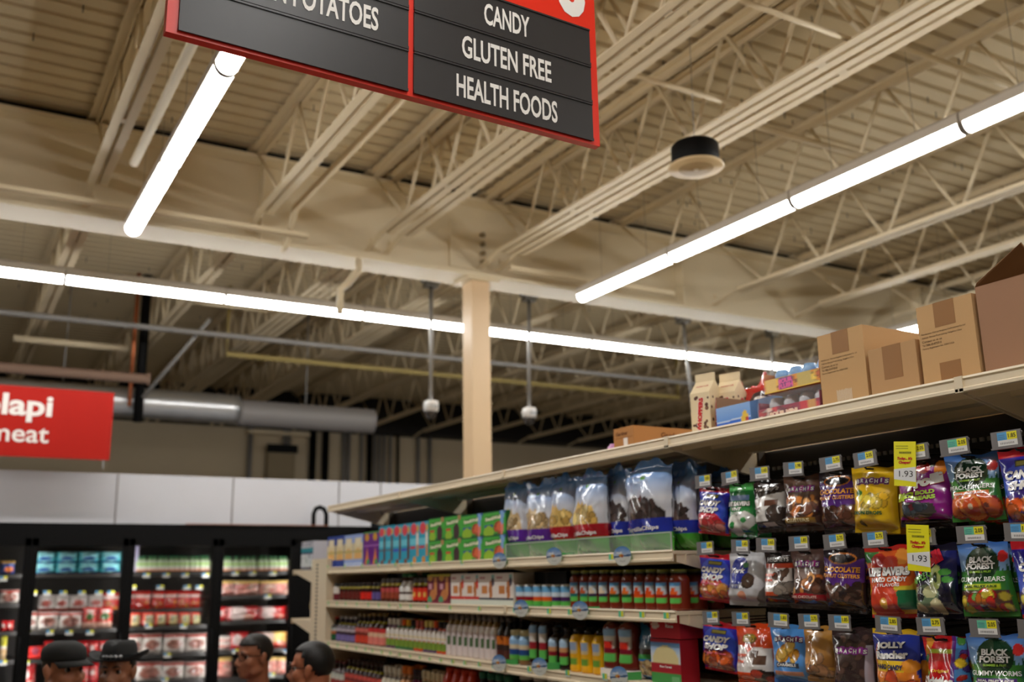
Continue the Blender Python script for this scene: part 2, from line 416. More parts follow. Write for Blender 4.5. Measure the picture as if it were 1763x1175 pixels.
# ceiling speaker
t = empty('ceiling_speaker', (3.47, 3.9, 4.1)); tag(t, 'round cream ceiling speaker with black back can hanging under a joist', 'speaker')
b = MB(); b.lathe([(.0, 0), (.15, 0), (.155, .008), (.15, .018), (.1, .02)], 40); b.build('baffle', mat('speaker_baffle', (212, 188, 146), rough=.5), t)
b = MB(); b.lathe([(.0, -.003), (.095, -.003), (.098, .002)], 36); b.build('grille', mat('speaker_grille', (176, 152, 114), rough=0.6), t)
b = MB(); b.lathe([(.0, -.006), (.014, -.006), (.014, 0)], 16); b.build('dust_cap', STEEL, t)
b = MB(); b.lathe([(.125, .018), (.132, .03), (.132, .13), (.12, .145), (.02, .15)], 28); b.build('back_can', BLACK, t)
MB().tube([(0, 0, .14), (.02, 0, DZ-4.1)], .002, 6).build('hanging_rod', GREYP, t)

# security cameras on poles and bare poles
def dome(px, py0, py1, label, Y=7.72, camera=True, lean=0):
    a = ony(px, py0, Y); c = ony(px+lean, py1, Y)
    t = empty('security_camera' if camera else 'drop_pole', (c.x, Y, c.z)); tag(t, label, 'security camera' if camera else 'pole')
    zt = 4.5-c.z
    MB().tube([(0, 0, .0), (a.x-c.x, 0, zt)], .017, 10).build('pole', GREYP, t)
    b = MB(); b.box(-.06+a.x-c.x, -.05, zt-.04, .06+a.x-c.x, .05, zt); b.box(-.09+a.x-c.x, -.03, zt, -.03+a.x-c.x, .03, zt+.05); b.box(.03+a.x-c.x, -.03, zt, .09+a.x-c.x, .03, zt+.05); b.tube([(a.x-c.x, 0, zt), (a.x-c.x, 0, DZ-c.z)], .007, 6); b.build('mount', GALV, t)
    if camera:
        b = MB(); b.lathe([(.02, .0), (.06, -.01), (.066, -.03), (.066, -.09), (.05, -.1)], 20); b.build('body', WHITE, t)
        b = MB(); b.lathe([(.052, -.095), (.055, -.11), (.045, -.145), (.02, -.165), (.0, -.168)], 18); b.build('dome', mat('smoked_dome', (50, 46, 46), rough=0.08, spec=0.8), t)
        MB().box(-.03, -.068, -.075, .03, -.064, -.045).build('badge', GALV, t)
dome(742, 512, 690, 'white dome security camera on a pole left of the column')
dome(911, 528, 702, 'white dome security camera on a pole right of the column')
dome(1178, 590, 740, 'plain slanting grey pole hanging behind the malted milk cartons', camera=False, lean=18)
dome(1330, 580, 660, 'plain grey pole hanging behind the stacked sour candy boxes', camera=False, Y=7.75)
for i, (px, py, what) in enumerate([(130, 395, 'leftmost joist behind the beam'), (378, 422, 'joist left of the bent elbow'), (585, 462, 'joist left of the column'), (765, 482, 'joist beside the column top'), (935, 508, 'joist right of the column'), (1085, 542, 'joist under the right light end'), (1235, 550, 'joist behind the milk cartons')]):
    p = ony(px, py, 7.5); t = tag(empty('beam_clamp', (p.x, 7.5, 4.46)), 'small shiny beam clamp on the %s' % what, 'clamp', 'beam clamps')
    b = MB(); b.box(-.08, -.05, 0, -.02, .05, .06); b.box(.02, -.05, 0, .08, .05, .06); b.build('jaw', GALV, t)
    MB().tube([(0, 0, .02), (0, 0, DZ-4.46)], .008, 6).build('rod', GALV, t)

# ------------------------------------------------------------------ back of the store: duct, wall conduits, cooler
t = empty('ventilation_duct', (1, 11.0, 3.79)); tag(t, 'silver spiral ventilation duct running right from behind the red sign', 'duct')
b = MB(); pts = []; rs = []
for i in range(46): pts.append((-3+i*.107, 0, 0)); rs.append(.165 if i % 2 else .16)
b.tube(pts, rs, 24); b.build('spiral_section', mat('bright_spiral_duct', (196, 198, 200), rough=0.3, metal=0.85), t)
b = MB(); pts = []; rs = []
for i in range(50): pts.append((1.815+i*.033, 0, -.03)); rs.append(.15 if i % 2 else .143)
b.tube(pts, rs, 24); b.build('wrapped_section', mat('grey_duct_wrap', (132, 128, 126), rough=0.55, metal=0.2), t)
MB().tube([(0, 0, .1), (0, 0, DZ-3.79)], .01, 6).build('hanging_rod', GREYP, t); MB().tube([(2.6, 0, .1), (2.6, 0, DZ-3.79)], .01, 6).build('hanging_rod', GREYP, t)
ci = 0
for px, r, dk in [(430, .03, 0), (490, .03, 0), (497, .02, 0), (538, .045, 1), (560, .045, 1), (592, .025, 0), (600, .025, 0), (622, .02, 0), (636, .035, 1), (645, .02, 0), (653, .02, 0), (661, .02, 0), (672, .02, 0), (685, .02, 1), (720, .025, 0), (740, .025, 0)]:
    p = ony(px, 790, 16.9)
    tag(MB().tube([(p.x, 16.9, 2.3), (p.x, 16.9, 4.52)], r*1.45, 8).build('wall_conduit', BLACK if dk else GREYP), '%s vertical %s conduit from the left on the tan back wall' % (ORD[ci], 'black' if dk else 'grey'), 'conduit', 'conduits on the back wall'); ci += 1
p = ony(484, 800, 16.85)
t = tag(empty('meter_box', (p.x, 16.95, p.z)), 'tan box with dark hood on the back wall behind grey conduits', 'box')
MB().box(-.24, -.12, -.5, .24, .1, .3).build('body', mat('tan_box', (150, 134, 104), rough=0.6), t); MB().box(-.27, -.16, .2, .27, -.12, .34).build('hood', BLACK, t)
tag(MB().box(4.5, 16.8, 4.40, 5.6, 17.0, 4.46).build('wall_strip', STEEL), 'short cream strip on the back wall just below the duct', 'strip')

ADDEDGLOW = mat('case_led', (255, 255, 255), emit=((1.0, 0.98, 0.95), 9.0))  # glow of unseen strips added to brighten the goods in the cooler
CY = 9.0      # front of the glass door coolers
b = MB()
b.box(-4, CY+.25, 2.40, 4.6, CY+2.0, 2.852)
cw = st(b.build('wall_cooler', mat('cooler_panel', (206, 206, 211), rough=0.45, var=(1.6, 0.1))))
for px in (200, 400, 583, 655):
    p = ony(px, 870, CY+.25); MB().box(p.x-.006, CY+.243, 2.40, p.x+.006, CY+.25, 2.852).build('panel_seam', mat('seam_grey', (150, 146, 146), rough=0.6), cw)
def doorx(px): return ony(px, 925, CY).x
edges = [doorx(-110), doorx(56), doorx(223), doorx(376), doorx(509)]
t = empty('glass_door_cooler', (edges[1], CY, 0)); tag(t, 'black glass door cooler case along the back wall full of packaged meat', 'cooler')
ox = edges[1]
b = MB(); b.box(edges[0]-ox-.1, 0, 2.33, edges[4]-ox+.75, .95, 2.405); b.box(edges[0]-ox-.1, -.02, 2.28, edges[4]-ox+.75, .06, 2.34); b.build('canopy', BLACK, t)
b = MB(); b.box(edges[0]-ox-.1, .0, 0, edges[4]-ox+.75, .95, .25); b.build('base', BLACK, t)
MB().box(edges[0]-ox-.1, .9, .25, edges[4]-ox+.75, .95, 2.33).build('back_panel', mat('cooler_liner', (64, 60, 56), rough=0.6), t)
MB().box(edges[4]-ox+.02, .0, .25, edges[4]-ox+.7, .9, 2.33).build('end_panel', BLACK, t)
tr = MB(); tr.box(1.2, -.022, 2.406, edges[4]-ox+.3, .0, 2.412); tr.build('copper_strip', mat('copper_trim', (168, 104, 76), rough=0.5), t)
for i in range(4):
    x0, x1 = edges[i]-ox, edges[i+1]-ox
    d = MB(); f_ = .05
    d.box(x0+.0005, -.03, .28, x0+f_, .0, 2.28); d.box(x1-f_, -.03, .28, x1-.0005, .0, 2.28); d.box(x0+.004, -.03, 2.22, x1-.004, .0, 2.28); d.box(x0+.004, -.03, .28, x1-.004, .0, .34)
    dr = d.build('door', BLACK, t)
    MB().box(x0+f_, -.018, .34, x1-f_, -.012, 2.22).build('pane', GLASS, dr)
    MB().tube([(x1-.03, -.03, 1.0), (x1-.03, -.06, 1.02), (x1-.03, -.06, 1.5), (x1-.03, -.03, 1.52)], .01, 8).build('handle', BLACK, dr)
    MB().box(x1-.045, .001, .3, x1+.045, .03, 2.25).build('mullion', BLACK, t); MB().box(x1-.012, .031, .4, x1+.012, .04, 2.2).build('case_light', ADDEDGLOW, t)  # the glowing strip is an addition, hidden behind the mullion
SHZ = [2.02-.115, 1.70, 1.47, 1.25, 1.03]
# cooler shelves inside the case
liner = mat('cooler_shelf', (52, 50, 49), rough=0.5)
BAYZ = [[2.0, 1.77, 1.55, 1.33, 1.10], [2.0, 1.69, 1.55, 1.325, 1.10], [2.005, 1.69, 1.55, 1.32, 1.10], [2.0, 1.79, 1.57, 1.32, 1.09]]
cooler = bpy.data.objects['glass_door_cooler']
for i in range(4):
    for j, z in enumerate(BAYZ[i]):
        back = (j == 1 and i in (1, 2))
        MB().box(edges[i]-ox+.03, .36 if back else .14, z-.03, edges[i+1]-ox-.03, .88, z).build('shelf', liner, cooler)
TAGC = [(92, 160, 205), (228, 222, 70), (240, 240, 238)]
def cooler_tag(px, py, where):
    p = ony(px, py, CY+.13); b = MB()
    b.box(-.028, 0, -.02, .028, .004, .02, (225, 225, 222)); b.quad((-.028, -.001, 0), (0, -.001, 0), (0, -.001, .02), (-.028, -.001, .02), TAGC[0]); b.quad((0, -.001, 0), (.028, -.001, 0), (.028, -.001, .02), (0, -.001, .02), TAGC[1])
    o = b.build('shelf_tag', PLAST, None, (p.x, p.y, p.z))
    tag(o, 'cooler shelf price tag %s' % where, 'price tag', 'price tags in the cooler')
# simple soft packages
PK = {}
def pack_mesh(key, w_, h_, d, ops, mt_res=(14, 12), seed=0, round_=.5):
    if key in PK: return PK[key]
    nu, nv = mt_res; U, V = np.meshgrid(np.linspace(0, 1, nu+1), np.linspace(0, 1, nv+1))
    col = paint(ops, U, V, h_/w_)
    prof = (np.clip(1-np.abs(2*U-1)**2.4, 0, 1)**round_)*(np.clip(1-np.abs(2*V-1)**2.8, 0, 1)**round_)
    rs = np.random.RandomState(seed+3); ph = rs.rand(4)*6
    wr = .06*d*(np.sin(U*17+ph[0]+V*6)+np.sin(V*15+ph[1]-U*5))*prof
    b = MB(); X = (U-.5)*w_*(1-.03*np.sin(V*9+ph[2])); Z = V*h_
    for sgn in (-1, 1):
        Yv = sgn*(prof*d/2+.001)+(wr if sgn < 0 else 0)
        P = [(float(X[j, i]), float(Yv[j, i])+d/2, float(Z[j, i])) for j in range(nv+1) for i in range(nu+1)]
        fs = []
        for j in range(nv):
            for i in range(nu):
                a = j*(nu+1)+i; q = (a, a+1, a+nu+2, a+nu+1); fs.append(q if sgn < 0 else q[::-1])
        b.add(P, fs, [tuple(c) for c in col.reshape(-1, 3)], True)
    me = b.mesh(key); PK[key] = me
    return me
def put_pack(name, cat, label, group, x0, x1, y0, y1, ops, key, Yf=CY+.17, d=.07, mt=None, wr=.5, zfix=None):
    a = ony(x0, (y0+y1)/2, Yf); c = ony(x1, (y0+y1)/2, Yf); t_ = ony((x0+x1)/2, y0, Yf); bt = ony((x0+x1)/2, y1, Yf)
    w_, h_ = c.x-a.x, t_.z-bt.z
    if zfix is not None: h_ = max(.05, t_.z-zfix)
    me = pack_mesh(key, w_, h_, d, ops, round_=wr)
    if not me.materials: me.materials.append(mt or FILM)
    o = link(name, me, None, ((a.x+c.x)/2, Yf, zfix if zfix is not None else bt.z))
    tag(o, label, cat, group)
    return o
RED_ = (206, 34, 30); CREAM = (232, 214, 178); MEAT = (186, 108, 96); PINK = (222, 150, 138); LT = (222, 214, 206)
def ops_meatwhite(s): return [('bg', LT), ('ell', .5, .45, .38, .26, (150, 96, 84)), ('blobs', s, 5, .3, .25, .7, .6, .12, [(160, 100, 90), (120, 74, 66), (190, 140, 128)]), ('band', .82, .95, (170, 60, 50))]
def ops_red(s): return [('bg', RED_), ('ell', .5, .72, .36, .22, (228, 90, 70)), ('band', .62, .8, (236, 200, 190)), ('blobs', s, 7, .15, .05, .85, .5, .13, [(200, 110, 50), (226, 150, 70), (180, 60, 40)])]
def ops_whitered(s): return [('bg', LT), ('ell', .5, .5, .34, .22, (190, 90, 80)), ('band', 0, .22, (170, 70, 60)), ('band', .78, 1, (200, 190, 185))]
def ops_pink(s): return [('bg', PINK), ('blobs', s, 12, .05, .1, .95, .75, .12, [(226, 170, 156), (200, 110, 100), (240, 200, 180)]), ('band', .8, 1, (232, 196, 120))]
def ops_redlong(s): return [('bg', (202, 28, 34)), ('ell', .35, .55, .26, .3, (230, 210, 205)), ('blobs', s, 5, .5, .2, .95, .6, .1, [(226, 170, 150), (210, 80, 70)])]
# (bay, level, items, y-top, y-bottom, ...)
def cooler_row(name, cat, desc, group, spans, y0, y1, opsf, key, z, distinct='on the cooler shelf', **kw):
    for i, (x0, x1) in enumerate(spans):
        n = len(spans); lab = ('%s %s from left, %s' % (ORD[i], desc, distinct.replace('in the ', '').replace('on the ', ''))) if n > 1 else '%s %s' % (desc, distinct)
        put_pack(name, cat, lab, group if n > 1 else None, x0, x1, y0, y1, opsf(i+len(key)), '%s_%d' % (key, i), zfix=z, **kw)
TEAL = [('bg', (70, 190, 200)), ('band', 0, .5, (64, 180, 192)), ('band', .44, .56, (40, 70, 150)), ('ell', .5, .78, .38, .12, (150, 220, 226)), ('ell', .5, .25, .38, .12, (150, 220, 226))]
for r_ in range(2):
    for i in range(4):
        x0 = 58+i*38; a = ony(x0, 975, CY+.2); c = ony(x0+37.4, 975, CY+.2); h_ = .091
        me = PK.get('teal') or pack_mesh('teal', c.x-a.x-.002, h_, .12, [('bg', (84, 206, 216)), ('band', .0, .14, (50, 80, 160)), ('ell', .5, .6, .4, .3, (160, 230, 236)), ('ell', .5, .36, .3, .1, (60, 110, 180))], round_=.12)
        if not me.materials: me.materials.append(CARD)
        tag(link('cream_cheese_box', me, None, ((a.x+c.x)/2, CY+.2, 2.0+r_*h_)), '%s teal box from the left in the %s layer on the top cooler shelf' % (ORD[i], ('lower', 'upper')[r_]), 'box', 'teal boxes in the cooler')
# bay 0 and 1
put_pack('frozen_pack', 'package', 'blue and orange pack on the top cooler shelf at far left', None, 0, 26, 966, 990, [('bg', (60, 90, 160)), ('ell', .6, .35, .3, .2, (226, 120, 60)), ('band', .8, 1, (200, 160, 90))], 'blueorange', zfix=2.0)
put_pack('meat_pack', 'package', 'white meat pack on the second cooler shelf at far left', None, 0, 33, 1016, 1040, ops_meatwhite(2), 'white0', zfix=1.77)
cooler_row('meat_pack', 'package', 'red wrapped meat pack', 'red packs far left', [(2, 12), (12, 24)], 1069, 1089, ops_redlong, 'red0', 1.55, 'on the third cooler shelf at far left')
put_pack('bread_pack', 'package', 'yellow and cream pack low in the cooler at far left edge', None, 0, 12, 1094, 1135, [('bg', (226, 190, 140)), ('band', .5, 1, (226, 220, 60)), ('band', .42, .5, (236, 236, 230))], 'yel0', zfix=1.33)
cooler_row('meat_pack', 'package', 'white backed hanging meat pack', 'hanging packs behind first door', [(67, 94), (95, 119), (121, 150), (153, 177)], 1025, 1053, ops_whitered, 'hangw', 1.69, 'in the upper row behind the teal box door', Yf=CY+.38, d=.05)
put_pack('meat_pack', 'package', 'red and brown hanging pack right of white packs under teal boxes', None, 178, 205, 1021, 1053, ops_red(9), 'hangr', Yf=CY+.38, d=.05, zfix=1.69)
cooler_row('meat_pack', 'package', 'clear sausage pack', 'clear packs behind first door', [(46, 65), (67, 101), (103, 141)], 1054, 1084, ops_meatwhite, 'clear1', 1.55, 'in the row under the white backed packs')
cooler_row('meat_pack', 'package', 'red pouch with green oval', 'red pouches behind first door', [(143, 167), (168, 194)], 1046, 1084, lambda s: [('bg', (196, 40, 34)), ('ell', .5, .55, .3, .26, (70, 110, 60)), ('band', 0, .25, (226, 180, 160)), ('ell', .5, .8, .28, .1, (230, 200, 190))], 'redp1', 1.55, 'beside the clear sausage packs')
put_pack('hot_dog_box', 'box', 'plain red box on the lower cooler shelf left of the cap', None, 40, 74, 1114, 1135, [('bg', (226, 46, 40)), ('ell', .6, .65, .2, .2, (150, 60, 80))], 'redbox', zfix=1.325, wr=.15, mt=CARD)
cooler_row('meat_pack', 'package', 'shiny red pack', 'red packs above the hats', [(76, 92), (134, 152), (153, 170), (171, 190)], 1104, 1129, ops_redlong, 'redlow', 1.325, 'in the lower row behind the two hats')
cooler_row('meat_pack', 'package', 'red meat pack', 'bottom red packs', [(33, 62), (128, 154), (154, 170)], 1142, 1172, ops_redlong, 'redbot', 1.10, 'on the bottom visible shelf between the hats')
# bay 2
def small_bottle(px, label, y1z=2.005, Yf=CY+.17):
    p = ony(px, 975, Yf)
    if 'sb' not in PK:
        b = MB(); b.lathe([(0, 0), (.026, 0), (.028, .01), (.028, .036), (.028, .07), (.028, .085), (.013, .115), (.012, .125), (.015, .126), (.015, .138), (0, .138)], 14,
            colf=lambda t, z: (60, 66, 40) if z < .005 else ((230, 150, 110) if z < .03 else ((236, 238, 226) if z < .05 else ((170, 214, 110) if z < .08 else ((206, 220, 190) if z < .1 else ((120, 160, 100) if z < .124 else (50, 120, 80)))))))
        me = b.mesh('small_bottle'); me.materials.append(GLOSS); PK['sb'] = me
    tag(link('dressing_bottle', PK['sb'], None, (p.x, Yf+.04, y1z)), label, 'bottle', 'green bottles in the cooler')
k = 0
for c in [(244, 9), (263, 9), (281, 8), (299, 8), (316, 8), (334, 8), (352, 8)]:
    small_bottle(c[0]-3.4, '%s green labelled bottle from the left behind the middle cooler door' % ORD[k]); k += 1
    small_bottle(c[0]+4.4, '%s green labelled bottle from the left behind the middle cooler door' % ORD[k]); k += 1
k = 0
for c in (382, 391, 396, 408, 419, 428, 437, 450, 458, 468, 475, 485, 492):
    small_bottle(c, '%s green labelled bottle from the left behind the right cooler door' % ORD[k], 2.0); k += 1
tag(MB().box(0, 0, 0, .035, .01, .24).build('thermometer_strip', mat('lilac_strip', (190, 184, 214), rough=.5), None, ony(229, 986, CY+.2)), 'pale lilac strip standing at the left edge of the middle cooler door', 'strip')
cooler_row('meat_pack', 'package', 'red and orange hanging bacon pack', 'hanging red packs middle door', [(222, 231), (233, 259), (263, 283), (285, 305), (307, 327), (328, 345)], 1018, 1050, ops_red, 'hang2', 1.69, 'behind the middle cooler door', Yf=CY+.38, d=.05)
cooler_row('snack_pack', 'package', 'small red and cream pack', 'small packs middle door', [(222, 242), (245, 265), (267, 286), (288, 306), (309, 327), (329, 345)], 1055, 1077, lambda s: [('bg', (226, 210, 150)), ('rect', 0, 0, .28, 1, (206, 50, 40)), ('band', .8, 1, (206, 60, 40)), ('rect', .4, .3, .55, .75, (60, 90, 120)), ('rect', .7, .3, .85, .75, (90, 130, 90))], 'small2', 1.55, 'in the row under the hanging bacon packs')
cooler_row('meat_pack', 'package', 'white tray of brown meat', 'upper white trays', [(219, 246), (246, 279), (283, 319), (321, 356)], 1091, 1125, ops_meatwhite, 'tray2', 1.32, 'behind the middle door in the upper tray row')
cooler_row('meat_pack', 'package', 'white tray of dark meat', 'lower white trays', [(235, 280), (281, 317), (320, 354)], 1140, 1169, ops_meatwhite, 'tray3', 1.10, 'behind the middle door in the lower tray row')
# bay 3
cooler_row('ham_pack', 'package', 'pink sliced ham pack', 'pink ham packs', [(377, 404), (405, 447), (449, 497)], 1000, 1025, ops_pink, 'ham3', 1.79, 'behind the right cooler door')
cooler_row('sausage_pack', 'package', 'bright red sausage pack', 'red sausage packs', [(376, 391), (392, 445), (447, 492)], 1045, 1068, ops_redlong, 'saus3', 1.57, 'behind the right cooler door')
put_pack('bacon_pack', 'package', 'white striped bacon pack left of the bareheaded man with glasses', None, 369, 398, 1096, 1119, [('bg', (226, 214, 206)), ('band', .2, .4, (200, 130, 120)), ('band', .6, .75, (206, 150, 140))], 'bac', zfix=1.32)
put_pack('bacon_pack', 'package', 'red pack just behind the hair of the bareheaded man', None, 398, 428, 1089, 1119, ops_redlong(4), 'bac2', zfix=1.32)
put_pack('bacon_pack', 'package', 'red and yellow pack right of the bareheaded man', None, 443, 495, 1089, 1117, [('bg', (206, 40, 30)), ('ell', .75, .7, .22, .25, (230, 200, 110)), ('ell', .35, .7, .2, .25, (226, 200, 190)), ('blobs', 3, 6, .3, .1, .9, .4, .1, [(226, 150, 130)])], 'bac3', zfix=1.32)
cooler_row('meat_pack', 'package', 'pale pink meat pack', 'pink packs at the bottom', [(368, 400), (455, 478), (479, 500)], 1132, 1161, ops_pink, 'pinkb', 1.09, 'on the bottom visible shelf behind the right door')
# tags in the cooler
for lev, y, xs, wh in [(0, 997, (6,), 'under the blue and orange pack'), (1, 1022, (57, 81, 109, 141, 170, 191), 'above the white backed packs'), (2, 1090, (46, 86, 119, 155), 'under the clear sausage packs'), (3, 1142, (5, 44), 'under the plain red box'),
    (4, 991, (252, 286, 319, 354), 'under the green bottles at the middle door'), (5, 1012, (228, 276, 322, 343), 'above the hanging bacon packs'), (6, 1079, (256, 316), 'under the small cream packs'), (7, 1129, (288,), 'under the upper white trays'), (8, 1172, (284,), 'under the lower white trays'),
    (9, 988, (405, 435, 470), 'under the bottles at the right door'), (10, 1028, (461,), 'under the pink ham packs'), (11, 1122, (405, 496), 'beside the bareheaded man'), (12, 1163, (468,), 'at the bottom between the two bare heads')]:
    for i, x in enumerate(xs): cooler_tag(x, y, (('%s from left ' % ORD[i]) if len(xs) > 1 else '')+wh)

# red sign on the cooler roof
a = ony(-60, 655, 8.9); c = ony(197, 677, 8.9); d_ = ony(186, 793, 8.9)
t = tag(empty('meat_sign', (a.x, 8.9, d_.z)), 'red rectangular sign reading blapi and meat above the coolers', 'sign')
w_, h_ = c.x-a.x, c.z-d_.z
MB().box(0, -.006, 0, w_, .006, h_).build('panel', mat('meat_sign_red', (168, 22, 8), rough=.6, spec=.2), t)
b = MB(); sf = lambda x, z: -.0065
add_text(b, 'blapi', sf, w_-.73, h_*.69, .52, h_*.40, (240, 236, 232), bold=.03)
add_text(b, 'meat', sf, w_-.70, h_*.31, .44, h_*.215, (240, 236, 232), bold=.012)
b.build('lettering', SWH, t)
MB().box(w_-.05, -.004, 2.852-d_.z, w_-.04, .004, .02).build('support_post', GREYP, t); MB().box(.1, -.004, 2.852-d_.z, .11, .004, .02).build('support_post', GREYP, t)
for zz in (.05,): pass

# black pipe loop and wing cooler at the right end
t = MB(); t.tube([(3.09, 9.1, 2.39), (3.09, 9.1, 2.52), (3.11, 9.1, 2.57), (3.15, 9.1, 2.585), (3.19, 9.1, 2.57), (3.215, 9.1, 2.52), (3.215, 9.1, 2.39)], .022, 8)
tag(t.build('pipe_loop', BLACK), 'black pipe loop standing up on the cooler top behind the shelf tip', 'pipe')
t = empty('end_cooler', (3.62, 8.0, 0)); tag(t, 'black cooler case end behind the cookie boxes at the far end', 'cooler')
MB().box(0, .0, 2.34, .7, .98, 2.45).build('canopy', BLACK, t); MB().box(.02, .02, 0, .68, .96, 2.34).build('body', BLACK, t)

# ------------------------------------------------------------------ the long shelf unit
GX = 2.3; YS = [.40, 1.62, 2.84, 4.06, 5.28, 6.46]; BACKX = 2.77
t = tag(empty('gondola_shelving', (BACKX, .40, 0)), 'long beige double sided gondola frame with dark back panel along the aisle', 'shelving')
MB().box(0, 0, .12, .03, 6.06, 2.36).build('back_panel', PEG, t)
for y in YS:
    b = MB(); b.box(-.035, y-.4-.016, 0, .0, y-.4+.016, 2.40); b.build('upright', mat('dark_upright', (74, 66, 56), rough=.6), t)
    b = MB()
    for i in range(46): b.box(-.0358, y-.4-.004, .2+i*.047, -.035, y-.4+.004, .225+i*.047)
    b.build('slot', BLACK, t)
tag(MB().box(BACKX-.48, .4, 0, BACKX-.04, 6.46, .15).build('bottom_shelf', BEIGE), 'beige bottom deck of the long shelving on the candy aisle side', 'shelf')
tag(MB().box(BACKX+.03, .4, 0, BACKX+.5, 6.46, .15).build('bottom_shelf', BEIGE), 'beige bottom deck of the long shelving on its far side', 'shelf')
# perforated strips seen under the top shelf on the candy section
b = MB()
for i in range(44): b.box(-.012, 1.25+i*.026, 2.285, -.004, 1.262+i*.026, 2.297)
b.build('perforated_strip', GREYP, t)
def shelf(y0, y1, z, label, x0=GX, depth=.43, lip=.034, brackets=True, back=1):
    t = tag(empty('gondola_shelf', (x0, y0, z)), label, 'shelf', 'beige shelves'); L = y1-y0-.003
    b = MB(); b.box(.004, 0, -.012, depth, L, 0)
    b.box(.06, 0, -.045, .065, L, -.012); b.box(.2, 0, -.035, .26, L, -.012); b.box(depth-.06, 0, -.04, depth-.02, L, -.012); b.build('deck', BEIGE, t)
    b = MB(); b.prism([(.004, .004), (-.002, .004), (-.004, -.002), (.0, -.006), (.0, -lip+.01), (-.006, -lip+.006), (-.006, -lip-.002), (.004, -lip-.004)], 'y', 0, L); b.build('price_rail', BEIGE, t)
    b = MB(); b.box(-.006, L-.012, -lip-.004, .0, L+.012, .005); b.build('joint_clip', BEIGE, t)
    if brackets:
        for y in (.004, L-.008):
            b = MB(); b.prism([(.02, -.012), (depth, -.012), (depth, -.12), (depth-.05, -.12), (.02, -.04)], 'y', y, y+.004); b.build('bracket', BEIGE, t)
    return t
secname = ['over the near end of the candy section', 'over the hanging candy bags', 'over the tortilla chip bags', 'over the green cookie boxes', 'at the far end over the teal biscuit boxes']
for i in range(5): shelf(YS[i], YS[i+1], 2.392, 'beige top overstock shelf %s' % secname[i])
for i in range(5):      # the other side's top boards
    o_ = shelf(YS[i], YS[i+1], 2.392, 'beige top shelf on the far side %s' % secname[i].replace('over', 'behind'), x0=BACKX+.04, brackets=False)
lv = [(1.987, 'upper product shelf'), (1.775, 'second product shelf'), (1.52, 'third product shelf'), (1.24, 'fourth product shelf'), (.85, 'low product shelf')]
sn = ['in the section beside the hanging candy', 'in the middle section left of the chip bags', 'in the far section near the endcap']
for z, nm in lv:
    for i in range(3): shelf(YS[2+i], YS[3+i], z, 'beige %s %s' % (nm, sn[i]))
# endcap
t = tag(empty('endcap_display', (2.3, 6.46, 0)), 'beige slotted endcap frame at the far end of the shelving', 'shelving')
MB().box(.0, .012, 0, 1.0, .03, 2.05).build('end_panel', BEIGE, t)
b = MB(); b.box(0, .03, 0, .04, .32, 2.05); b.box(.94, .03, 0, .98, .32, 2.05); b.build('upright', BEIGE, t)
b = MB()
for i in range(60): b.box(-.003, .19, .5+i*.0255, .0, .21, .512+i*.0255)
b.build('slot', BLACK, t)
for z, wd in ((1.98, 'carrying the white pack'), (1.64, 'carrying the tan bag'), (1.28, 'lowest in view')):
    s_ = tag(empty('endcap_shelf', (2.3, 6.78, z)), 'beige endcap shelf seen end on %s' % wd, 'shelf')
    b = MB(); b.box(.0, 0, -.012, .95, .42, 0); b.box(0, .41, -.03, .95, .42, .004); b.build('deck', BEIGE, s_)
    b = MB(); b.prism([(0, -.012), (.40, -.012), (.0, -.085)], 'x', 0, .004); b.build('bracket', BEIGE, s_)

# the shelving on the near side of the aisle (beside the camera, out of view)
t = tag(empty('gondola_shelving', (-2.6, -3.0, 0)), 'beige shelving on the near side of the aisle beside the viewer', 'shelving')
MB().box(0, 0, .0, .03, 9.4, 2.36).build('back_panel', PEG, t); MB().box(.03, 0, 0, .5, 9.4, .15).build('base_deck', BEIGE, t)
for z in (.6, 1.05, 1.5, 1.95, 2.39): MB().box(.03, 0, z-.03, .45, 9.4, z).build('shelf_board', BEIGE, t)
t = tag(empty('gondola_shelving', (6.0, -3.0, 0)), 'beige shelving unit across the next aisle, hidden behind the tall shelf', 'shelving')
MB().box(.45, 0, .0, .5, 9.4, 2.1).build('back_panel', PEG, t); MB().box(0, 0, 0, .45, 9.4, .15).build('base_deck', BEIGE, t)
for z in (.6, 1.05, 1.5, 1.95): MB().box(0, 0, z-.03, .45, 9.4, z).build('shelf_board', BEIGE, t)
